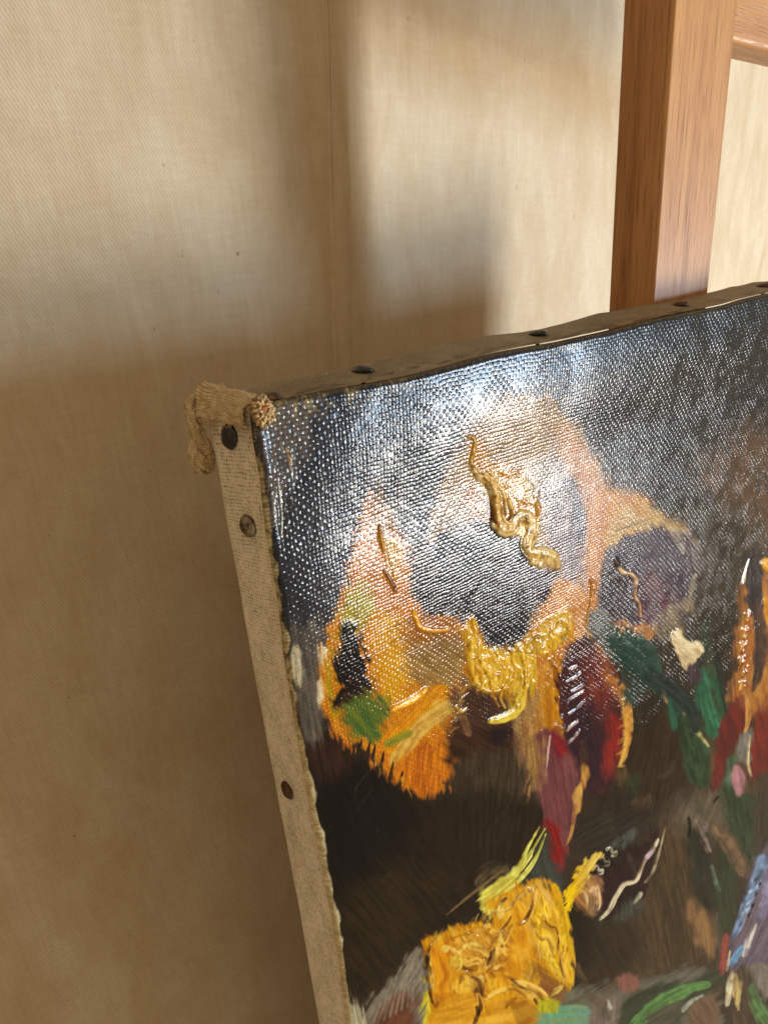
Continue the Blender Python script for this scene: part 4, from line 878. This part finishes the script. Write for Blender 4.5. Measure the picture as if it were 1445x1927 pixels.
# fine drag marks of the brush over the dark ground
for i in range(130):
    x, y = random.uniform(600, 1440), random.uniform(1380, 1920)
    if abs(x - 930) < 150 and y > 1690: continue
    L = random.uniform(14, 60); a_ = math.radians(random.choice([-58, -50, -80, -100]) + random.uniform(-10, 10))
    c_ = random.choice([(96, 76, 46), (70, 56, 36), (24, 20, 16), (34, 30, 26), (86, 74, 54)])
    dab([(x, y), (x + L * math.cos(a_), y + L * math.sin(a_))], [.6, 1.3, .6], c_, a=.28, edge=.9, ht=.00006, seed=1300 + i)
for i in range(46):                              # wet dabs that cross the joins between patches
    x, y = random.uniform(1080, 1440), random.uniform(1450, 1925)
    c_ = random.choice([(70, 56, 34), (48, 52, 36), (104, 78, 44), (38, 32, 24), (84, 70, 52), (60, 74, 50), (120, 90, 52)])
    a_ = math.radians(random.choice([-70, -100, 60, -45]) + random.uniform(-14, 14)); L = random.uniform(18, 60)
    dab([(x, y), (x + L * .5 * math.cos(a_ + .2), y + L * .5 * math.sin(a_ + .2)), (x + L * math.cos(a_), y + L * math.sin(a_))], [3, random.uniform(5, 11), 2], c_, edge=.9, rag=.8, a=.5, ht=.0001, seed=1250 + i)
# broken touches that drag the petals into the ground
def drag(p0, p1, n, ang, L, cols, w=2., a=.75, ht=.0002, seed=0):
    rr = random.Random(seed)
    for i in range(n):
        t = rr.random(); x = p0[0] + (p1[0] - p0[0]) * t + rr.uniform(-4, 4); y = p0[1] + (p1[1] - p0[1]) * t + rr.uniform(-4, 4)
        a_ = math.radians(ang + rr.uniform(-14, 14)); l = L * rr.uniform(.4, 1.2)
        dab([(x, y), (x + l * .5 * math.cos(a_), y + l * .5 * math.sin(a_)), (x + l * math.cos(a_ + .15), y + l * math.sin(a_ + .15))], [w, w * .8, .4], rr.choice(cols), a=a * rr.uniform(.5, 1), edge=.6, rag=.8, ht=ht, seed=seed + i)
OR = [(206, 140, 54), (188, 110, 40), (222, 168, 84), (160, 96, 40)]
drag((740, 1460), (845, 1480), 16, 80, 20, OR, seed=1600)
drag((640, 1395), (740, 1455), 14, 75, 16, OR, seed=1620)
drag((655, 1060), (690, 960), 16, 150, 16, OR, 1.6, .6, seed=1640)
drag((800, 1780), (925, 1726), 26, -70, 18, [(212, 170, 96), (190, 140, 70), (160, 116, 60)], 1.8, .8, seed=1660)
drag((925, 1710), (1030, 1662), 22, -60, 18, [(206, 168, 116), (220, 180, 110), (176, 130, 70)], 1.8, .8, seed=1690)
drag((1178, 1310), (1170, 1440), 22, 150, 14, [(206, 160, 92), (196, 130, 76)], 1.5, .8, seed=1720)
drag((1140, 1180), (1236, 1182), 18, 85, 14, [(204, 150, 104), (176, 110, 66)], 1.5, .8, seed=1750)
drag((840, 1400), (870, 1300), 18, -40, 22, [(206, 162, 96), (150, 100, 54), (96, 62, 38)], 2, .6, seed=1780)
drag((1000, 1420), (990, 1500), 14, 95, 22, [(176, 132, 90), (120, 88, 60)], 1.8, .7, seed=1800)
drag((860, 880), (830, 1000), 26, 160, 16, [(170, 142, 112), (150, 124, 98)], 1.8, .5, seed=1820)
drag((1290, 1040), (1312, 1110), 12, 60, 18, [(120, 100, 92), (70, 52, 66)], 1.8, .6, seed=1850)
drag((1140, 1190), (1240, 1290), 26, 40, 20, [(50, 78, 64), (36, 56, 50), (74, 92, 78)], 2, .7, seed=1870)
drag((1290, 1370), (1330, 1470), 16, 80, 26, [(44, 66, 46), (66, 92, 60), (34, 46, 36)], 2, .6, seed=1900)
drag((1345, 1500), (1410, 1600), 20, 70, 30, [(44, 66, 42), (64, 88, 56), (34, 46, 34)], 2.4, .6, seed=1930)
drag((1150, 1590), (1240, 1560), 14, 120, 18, [(70, 30, 36), (50, 22, 28)], 1.6, .6, seed=1960)
# slubs and stray scratches
for i in range(70):
    x, y = random.uniform(560, 1440), random.uniform(640, 1200)
    if y < 760 - .22 * (x - 478): continue
    L = random.uniform(20, 70); s = -.23 - (y - 700) * .0004
    dab([(x, y), (x + L, y + s * L)], [.8, 1.4, .8], (34, 32, 36), a=.5, edge=.7, seed=420 + i)
for i in range(26):
    x, y = random.uniform(505, 560), random.uniform(770, 1000)
    dab([(x, y), (x + random.uniform(-5, 8), y + random.uniform(8, 40))], [.7, .9], (196, 184, 166), a=.5, edge=.7, ht=.0001, seed=500 + i)
ridge([(523, 900), (529, 960), (530, 1010)], [.9, .9, .9], .0002, (190, 180, 160), seed=530)
ridge([(541, 846), (546, 858), (544, 875)], [2, 3, 1.5], .0005, (206, 180, 130), (120, 80, 40), seed=531)

# ---- worn rim where the paint ends at the folds
nzr = fbm(Ug * 700, Wg * 700, 41, 3); nzl = fbm(Ug * 90, Wg * 90, 45, 3)
rimw = .0005 + .0011 * sm(.09, .14, Wg) + .0028 * np.clip(nzl - .42, 0, 1) * 1.6
rim = sm(rimw * 1.1, rimw * .55, Ug + (fbm(Ug * 300, Wg * 160, 48, 3) - .5) * .0012) * sm(.012, .018, Wg)
crm = lin((222, 206, 170)) * (1 - nzr[..., None]) + lin((150, 126, 92)) * nzr[..., None]
COL[:] = COL * (1 - rim[..., None]) + crm * rim[..., None]
HT += rim * .0003 * nzr
dotd = sm(.60, .66, vn(Ug * 1100, Wg * 600, 47)) * sm(.0040, .0012, Ug) * .45 * sm(.14, .09, Wg)
COL[:] = COL * (1 - dotd[..., None]) + lin((40, 26, 16)) * dotd[..., None]
rimt = sm(.0016, .0004, Wg + (nzr - .5) * .0022 - .0012 * np.clip(nzl - .5, 0, 1))
mt = lin((98, 84, 62))
COL[:] = COL * (1 - .8 * rimt[..., None]) + mt * .8 * rimt[..., None]
spl = sm(.60, .68, fbm(Ug * 500, Wg * 420, 51, 3)) * sm(.010, .002, Wg) * sm(.10, .02, Ug) * .9
COL[:] = COL * (1 - spl[..., None]) + lin((150, 134, 100)) * spl[..., None]
lum = COL @ np.array([.3, .59, .11], np.float32)
COL[:] = lum[..., None] + (COL - lum[..., None]) * (1 - .28 * sm(1380, 1560, PY) * sm(1060, 1120, PX))[..., None]
orange = (COL[..., 0] > .25) & (COL[..., 0] > COL[..., 1]) & (COL[..., 2] < COL[..., 0] * .30)
COL[..., 2] *= 1 - .15 * orange
COL[..., 1] *= 1 + .06 * ((COL[..., 0] > COL[..., 1]) & (COL[..., 1] > COL[..., 2]) & (COL[..., 0] > .25))
np.clip(COL, 0.002, .85, out=COL)
THIN = WV * 1.
WV *= 1 - .38 * sm(1180, 1520, PY) * sm(1500, 1100, PX) - .15 * sm(1250, 1500, PY)
np.clip(WV, .16, 1, out=WV)
COL[:] = COL ** 1.17
lum = COL @ np.array([.3, .59, .11], np.float32)
satm = (-.05 * ((COL[..., 2] < COL[..., 0] * .3) & (COL[..., 0] > .2)))[..., None]
COL[:] = np.clip(COL + (lum[..., None] - COL) * satm, .002, .85)
COL[..., 1] *= 1 + .03 * (satm[..., 0] < 0)
COL *= (1 - .08 * (satm < 0))
# bristle grooves in the thick paint
thick = np.clip(HT / .0012, 0, 1.5)
HT += thick * (.00030 * (vn(PX * .10 + PY * .30, PY * .10 - PX * .22, 61) - .5) + .00034 * (vn(PX * .16, PY * .15, 62) - .5) + .00016 * (vn(PX * .42, PY * .40, 63) - .5))
HT += .00010 * (fbm(PX * .05, PY * .05, 64, 3) - .5)
fade = sm(0, .004, Ug) * sm(0, .004, Wg)
P = np.stack([Xs, Ys - HT * fade, Zs], -1)
me = grid_mesh('painted_canvas', P - ORG, uv=np.stack([Ug, -Wg], -1), cols=COL, vals={'thin': THIN, 'weave': WV * (1 - .6 * np.clip(thick, 0, 1))}, flip=True)
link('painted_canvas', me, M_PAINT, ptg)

# ---- tacking margins
def left_margin():
    z = np.linspace(0, PH, 900); t = np.linspace(0, PD - RND, 60)
    Zg, Tg = np.meshgrid(z, t, indexing='ij')
    x0 = edge_x(-Zg)
    Y = RND + Tg
    X = x0 * np.exp(-Tg / .02) - .0007 * np.sin(np.clip(Tg / (PD - RND), 0, 1) * math.pi) - .0002 * np.sin(Tg / (PD - RND) * math.pi * .5)
    for tz in (.0086, .0378, .1498):
        ty = {.0086: .0156, .0378: .0123, .1498: .0177}[tz]
        X = X + .0007 * np.exp(-(((Zg - tz) / .008) ** 2 + ((Y - ty) / .008) ** 2))
    back = sm(.0245, .0278, Tg)
    X = X + back * .0012
    X = X + .0005 * (fbm(Zg * 60, Tg * 90, 70, 2) - .5)
    Z = -Zg + top_z(X) * 0 - .0
    Z = Z + .0045 * sm(0, .03, Y) * np.exp(-Zg / .006)
    P = np.stack([X, Y, Z], -1)
    n = fbm(Zg * 500, Tg * 500, 71, 3); n2 = fbm(Zg * 40, Tg * 120, 72, 4)
    c = lin((224, 212, 188)) * (1 - n2[..., None]) + lin((204, 190, 162)) * n2[..., None]
    # brown stains and specks gathered along the front fold
    st = sm(.52, .66, fbm(Zg * 700, Tg * 600, 73, 3)) * sm(.0022, .0, Tg) * .6 * (.4 + .6 * sm(.45, .6, fbm(Zg * 60, Tg * 30, 74)))
    c = c * (1 - .8 * st[..., None]) + lin((64, 42, 24)) * .8 * st[..., None]
    cr = sm(.0030, .0, Tg + (n2 - .5) * .0026)
    c = c * (1 - .7 * cr[..., None]) + lin((206, 182, 140)) * .7 * cr[..., None]
    dr = sm(.016, .003, Zg) * sm(.35, .6, n2)
    c = c * (1 - .5 * dr[..., None]) + lin((120, 96, 62)) * .5 * dr[..., None]
    sp = sm(.93, .96, vn(Zg * 500, Tg * 500, 77))
    c = c * (1 - .5 * sp[..., None]) + lin((96, 70, 42)) * .5 * sp[..., None]
    me = grid_mesh('tacking_margin', P - ORG, uv=np.stack([Tg, -Zg], -1), cols=c, flip=False)
    link('tacking_margin', me, M_MARGIN, ptg, label='pale primed left side of the canvas with dark thread holes')
left_margin()
TOPT = [(.0115, .0075), (.0582, .0150), (.1577, .0150), (.2691, .0150), (.3545, .0150), (.43, .0150)]
def top_surface(x, Y):
    z = .0046 * sm(-.002, .026, Y) + top_z(x) * np.exp(-(Y) / .006)
    z = z + .0005 * (fbm(x * 60, Y * 90, 80, 2) - .5) * sm(0, .01, Y) * 2
    z = z + .0007 * np.sin(x * 55 + 1.2) * sm(.01, .03, Y) - .0035 * sm(.030, .004, x) * sm(.008, .03, Y)
    for tx, ty in TOPT: z = z - .0006 * np.exp(-(((x - tx) / .009) ** 2 + ((Y - ty) / .008) ** 2))
    return z
def top_margin():
    x = np.concatenate([np.linspace(0, .12, 260), np.linspace(.1205, PW, 420)]); t = np.linspace(0, PD - RND, 50)
    Tg, Xg = np.meshgrid(t, x, indexing='ij')
    Y = RND + Tg
    Z = top_surface(Xg, Y)
    Z = Z - sm(.0245, .0278, Tg) * .0012
    P = np.stack([Xg, Y, Z], -1)
    n = fbm(Xg * 500, Tg * 500, 81, 3); n2 = fbm(Xg * 60, Tg * 90, 82, 4)
    c = lin((150, 134, 102)) * (1 - n2[..., None]) + lin((112, 98, 72)) * n2[..., None]  # toned darker than the left margin
    st = sm(.50, .64, fbm(Xg * 160, Tg * 420, 83, 3)) * sm(.012, .0, Tg)
    c = c * (1 - .8 * st[..., None]) + lin((36, 32, 30)) * .8 * st[..., None]
    me = grid_mesh('tacking_margin', P - ORG, uv=np.stack([Xg, Tg], -1), cols=c, flip=False)
    link('tacking_margin', me, M_MARGIN, ptg, label='darker top side of the canvas with a row of tacks')
top_margin()
# far side, bottom side and the wooden stretcher inside
bevel_box('tacking_margin', (PW - .0012, RND, -PH), (PW + .0004, PD - .001, -.001), M_MARGIN, ptg, .0003, 1, ORG)
bevel_box('tacking_margin', (.001, RND, -PH - .0012), (PW - .0015, PD - .001, -PH - .0002), M_MARGIN, ptg, .0003, 1, ORG)
for lo, hi in (((.0010, .006, -PH + .001), (.052, PD - .0012, -.0535)), ((PW - .052, .006, -PH + .001), (PW - .0015, PD - .0012, -.0535)),
               ((.0010, .006, -.0530), (PW - .0015, PD - .0012, -.0030)), ((.0530, .006, -PH + .001), (PW - .0530, PD - .0012, -PH + .052))):
    bevel_box('stretcher_bar', lo, hi, M_STRETCH, ptg, .001, 2, ORG)

# ---- tacks
def tack(loc, nrm, mat, rad=.0041, seed=0, label=None, tilt=(0, 0)):
    rr = random.Random(seed)
    bm = bmesh.new()
    prof = [(0, .0015), (.3, .00143), (.58, .0012), (.8, .0008), (.94, .0003), (1.0, -.0001), (.93, -.0003), (.35, -.0004), (.3, -.003), (.02, -.006)]
    rings = []
    ns = 28
    for i, (q, h) in enumerate(prof):
        ring = []
        for k in range(ns):
            a = 2 * math.pi * k / ns
            w = 1 + .05 * math.sin(a * 2 + seed) + .03 * math.sin(5 * a + seed * 2)
            x, y = q * rad * w * math.cos(a), q * rad * w * math.sin(a)
            ring.append(bm.verts.new((x, y, h + .0001 * rr.uniform(-1, 1) * (i < 6))))
            if q == 0: break
        rings.append(ring)
    for a, b in zip(rings[:-1], rings[1:]):
        for k in range(ns):
            if len(a) == 1: bm.faces.new((a[0], b[k], b[(k + 1) % ns]))
            else: bm.faces.new((a[k], b[k], b[(k + 1) % ns], a[(k + 1) % ns]))
    bmesh.ops.recalc_face_normals(bm, faces=bm.faces[:])
    me = bpy.data.meshes.new('tack'); bm.to_mesh(me); bm.free()
    o = link('tack', me, mat, ptg)
    n = Vector(nrm).normalized()
    q = n.to_track_quat('Z', 'Y')
    o.rotation_mode = 'QUATERNION'; o.rotation_quaternion = q
    o.location = Vector(loc) - Vector(ORG)
    if label: o['label'] = label
tack((-.0012, .0156, -.0086), (-1, -.05, .08), M_TACK, .0044, 1, 'black domed tack nearest the torn corner')
tack((-.0020, .0123, -.0378), (-1, -.12, .02), M_TACKW, .0040, 2, 'tack with its black worn off to grey metal')
tack((-.0016, .0177, -.1498), (-1, .08, .05), M_TACKR, .0040, 3, 'rusty brown tack low on the left side')
for i, (tx, ty) in enumerate(TOPT):
    tack((tx, ty, float(top_surface(np.array(tx), np.array(ty))) + .0005), (.02 * (i % 3 - 1), -.10 + .03 * (i % 2), 1), [M_TACKR, M_TACK, M_TACK, M_TACKR][i % 4], .0042, 10 + i)
tack((-.0012, .0150, -.345), (-1, -.05, 0), M_TACKR, .0040, 4)
tack((-.0012, .0150, -.52), (-1, .03, 0), M_TACK, .0041, 5)

# ---- raw linen folded over the corner
def sheet(name, rows, nv, mat, thick=.0009, jit=.0003, seed=0, label=None, uvs=1.0, parent=None):
    """cloth through rows of control points; rows: list of lists of xyz"""
    A = np.array([catmull(r, False, 6) if False else r for r in rows], float)
    def up(A):                                     # smooth resample along axis 0
        L = len(A); out = []
        for i in range(L - 1):
            a, b, c, d = A[max(i - 1, 0)], A[i], A[i + 1], A[min(i + 2, L - 1)]
            for t in np.linspace(0, 1, nv, endpoint=False):
                out.append(.5 * ((2 * b) + (-a + c) * t + (2 * a - 5 * b + 4 * c - d) * t * t + (-a + 3 * b - 3 * c + d) * t ** 3))
        out.append(A[-1]); return np.array(out)
    G = up(A); G = np.swapaxes(up(np.swapaxes(G, 0, 1)), 0, 1)
    i, j = np.meshgrid(np.arange(G.shape[0]), np.arange(G.shape[1]), indexing='ij')
    G = G + jit * (np.stack([vn(i * .35, j * .35, seed), vn(i * .35, j * .35, seed + 1), vn(i * .35, j * .35, seed + 2)], -1) - .5) * 2
    du = np.linalg.norm(np.diff(G, axis=0), axis=-1).mean(); dv = np.linalg.norm(np.diff(G, axis=1), axis=-1).mean()
    me = grid_mesh(name, G - ORG, uv=np.stack([j * dv, i * du], -1) * uvs)
    o = link(name, me, mat, parent or ptg)
    if parent is not None: o.parent = parent
    m = o.modifiers.new('thickness', 'SOLIDIFY'); m.thickness = thick; m.offset = 0
    if label: o['label'] = label
    return o
# cap: lies on the top of the corner, rolls over its left edge
Ys_ = [.0035, .010, .017, .024, .031]
rows = []
for (x, zz) in [(.0085, .0010), (.0040, .0020), (.0005, .0017), (-.0016, -.0003), (-.0022, -.0030), (-.0020, -.0046)]:
    rows.append([(x - .0002 * k, y, zz + .0011 * k * (1 if zz > .0005 else .55) + (.0012 if k == 4 and zz > 0 else 0) - .0010 * (k == 0)) for k, y in enumerate(Ys_)])
sheet('corner_fold', rows, 7, M_FLAP, .0007, .0007, 3, 'beige raw linen folded over the top left corner')
# hanging ear: goes back past the rear edge, turns down and curls
ear = []
for k, (yy, sx, ex) in enumerate([(.0300, 0, 0), (.0335, 0, 0)]): pass
L_ = [(-.0020, .0046), (-.0047, .0016), (-.0046, -.0032), (-.0044, -.0080), (-.0062, -.0120), (-.0064, -.0165), (-.0052, -.0200)]
R_2 = [(.0040, .0046), (.0000, .0018), (-.0014, -.0030), (-.0004, -.0076), (.0010, -.0120), (.0018, -.0165), (.0004, -.0203)]
rows = []
for (lx, lz), (rx, rz) in zip(L_, R_2):
    rows.append([(lx, .0355, lz), (lx + .0004, .0330, lz + .0005), (lx * .72 + rx * .28 - .0003, .0316, lz * .75 + rz * .25 + .0006), (lx * .42 + rx * .58, .0322, lz * .4 + rz * .6 - .0006), (rx - .0006, .0318, rz), (rx + .0004, .0345, rz + .0004), (rx + .0026, .0400, rz + .0008)])
sheet('hanging_ear', rows, 6, M_FLAP, .0006, .0008, 9, 'small tongue of linen hanging behind the corner, curled at its end')
# curled end: a little scroll
sc = []
for a in np.linspace(0, 5.2, 9):
    r = .0030 - .00036 * a
    sc.append([(-.0026 + r * math.cos(a + 1.0) * 1.05, .0315 + k * .0012 + .0004 * math.sin(a), -.0192 + r * math.sin(a + 1.0) * .95) for k in range(4)])
sheet('curled_tip', sc, 5, M_FLAP, .0007, .0002, 15)

# ---- frayed rosette on the corner and loose fibres
def tube_bm(bm, pts, r, ns=5):
    pts = [Vector(p) for p in pts]; prev = None
    for i, p in enumerate(pts):
        d = (pts[min(i + 1, len(pts) - 1)] - pts[max(i - 1, 0)]).normalized()
        a = d.orthogonal().normalized(); b = d.cross(a)
        rr = r * (1 - .6 * i / (len(pts) - 1))
        ring = [bm.verts.new(p + (a * math.cos(2 * math.pi * k / ns) + b * math.sin(2 * math.pi * k / ns)) * rr) for k in range(ns)]
        if prev:
            for k in range(ns): bm.faces.new((prev[k], prev[(k + 1) % ns], ring[(k + 1) % ns], ring[k]))
        prev = ring
def rosette():
    rr = random.Random(5)
    c = Vector((.0022, -.0006, -.0014))
    root_bm = bmesh.new()
    for i in range(170):
        a = rr.uniform(0, 2 * math.pi); R0 = rr.uniform(.0008, .0030); R1 = R0 + rr.uniform(.0004, .0018)
        h = rr.uniform(.0002, .0016); w = rr.uniform(.0003, .0007)
        tw = rr.uniform(-.6, .6)
        base = c + Vector((math.cos(a) * R0 * .95, -h * .4, math.sin(a) * R0 * 1.15))
        mid = c + Vector((math.cos(a + tw * .3) * (R0 + R1) / 2, -h - .0008, math.sin(a + tw * .3) * (R0 + R1) / 2 * 1.15))
        tip = c + Vector((math.cos(a + tw * .6) * R1, -h * .5 + rr.uniform(-.0006, .0004), math.sin(a + tw * .6) * R1 * 1.2 - .0004))
        t = Vector((-math.sin(a), rr.uniform(-.3, .3), math.cos(a))) * w
        vs = [root_bm.verts.new(v) for v in (base - t * .7, base + t * .7, mid + t, mid - t, tip + t * .3, tip - t * .3)]
        root_bm.faces.new((vs[0], vs[1], vs[2], vs[3])); root_bm.faces.new((vs[3], vs[2], vs[4], vs[5]))
    for v in root_bm.verts: v.co -= Vector(ORG)
    me = bpy.data.meshes.new('frayed_rosette'); root_bm.to_mesh(me); root_bm.free()
    o = link('frayed_rosette', me, M_FIBRE, ptg, kind='stuff', label='frayed rosette of beige linen threads on the corner')
    m = o.modifiers.new('thickness', 'SOLIDIFY'); m.thickness = .00022
    # rough pad below and the rusty heart
    bm = bmesh.new(); bmesh.ops.create_icosphere(bm, subdivisions=5, radius=1)
    for v in bm.verts:
        n = float(fbm(np.array(v.co.x * 3 + v.co.z * 2 + 9), np.array(v.co.z * 3 - v.co.y * 2 + 5), 4, 3))
        k = .72 + .62 * n
        v.co = c + Vector((v.co.x * .0036 * k, v.co.y * .0016 * k, v.co.z * .0048 * k - .0004)) - Vector(ORG)
    me = bpy.data.meshes.new('frayed_pad'); bm.to_mesh(me); bm.free()
    link('frayed_pad', me, M_FLAP, ptg)
    bm = bmesh.new(); bmesh.ops.create_icosphere(bm, subdivisions=4, radius=1)
    for v in bm.verts:
        n = float(fbm(np.array(v.co.x * 4 + 3), np.array(v.co.z * 4 + v.co.y * 3), 8, 3))
        v.co = c + Vector((v.co.x * .0015 * (.6 + .8 * n), -.0010 + v.co.y * .0010 * (.6 + .8 * n), v.co.z * .0011 * (.6 + .8 * n) + .0004)) - Vector(ORG)
    me = bpy.data.meshes.new('rusty_heart'); bm.to_mesh(me); bm.free()
    link('rusty_heart', me, M_KNOT, ptg)
rosette()
def fibres():
    rr = random.Random(9)
    bm = bmesh.new()
    def hair(p, d, L, r=.00007, n=7, curl=.6):
        p = Vector(p); d = Vector(d).normalized(); pts = [p.copy()]
        for i in range(n):
            d = (d + Vector([rr.uniform(-1, 1) for _ in range(3)]) * curl * .5).normalized()
            p = p + d * L / n; pts.append(p.copy())
        tube_bm(bm, [q - Vector(ORG) for q in pts], r, 4)
    for i in range(210):                     # along the left fold
        z = -abs(rr.gauss(0, .13)) - .006
        if z < -.6: continue
        hair((float(edge_x(z)) + rr.uniform(-.0004, .0008), rr.uniform(-.0001, .0020), z), (-.5 + rr.uniform(-.3, .6), -.8, rr.uniform(-1, 1)), rr.uniform(.0004, .0013), .00006, 5)
    for i in range(130):                     # round the corner
        hair((rr.uniform(-.0015, .010), rr.uniform(.0, .006), rr.uniform(-.004, .002)), (rr.uniform(-1, 1), -.5, rr.uniform(-.6, 1)), rr.uniform(.0008, .0024), .00006)
    for i in range(150):                     # edge of the folded linen
        hair((rr.uniform(-.0026, -.0018), rr.uniform(.004, .031), rr.uniform(-.0052, -.0035)), (-.5, rr.uniform(-.6, .6), -.8), rr.uniform(.0005, .0016), .00007)
    for i in range(120):
        hair((rr.uniform(0, .07), rr.uniform(.004, .028), .0045), (rr.uniform(-1, 1), rr.uniform(-.5, .5), .8), rr.uniform(.0004, .0011), .00004, 4)
    me = bpy.data.meshes.new('loose_fibres'); bm.to_mesh(me); bm.free()
    link('loose_fibres', me, M_FIBRE, ptg, kind='stuff')
fibres()
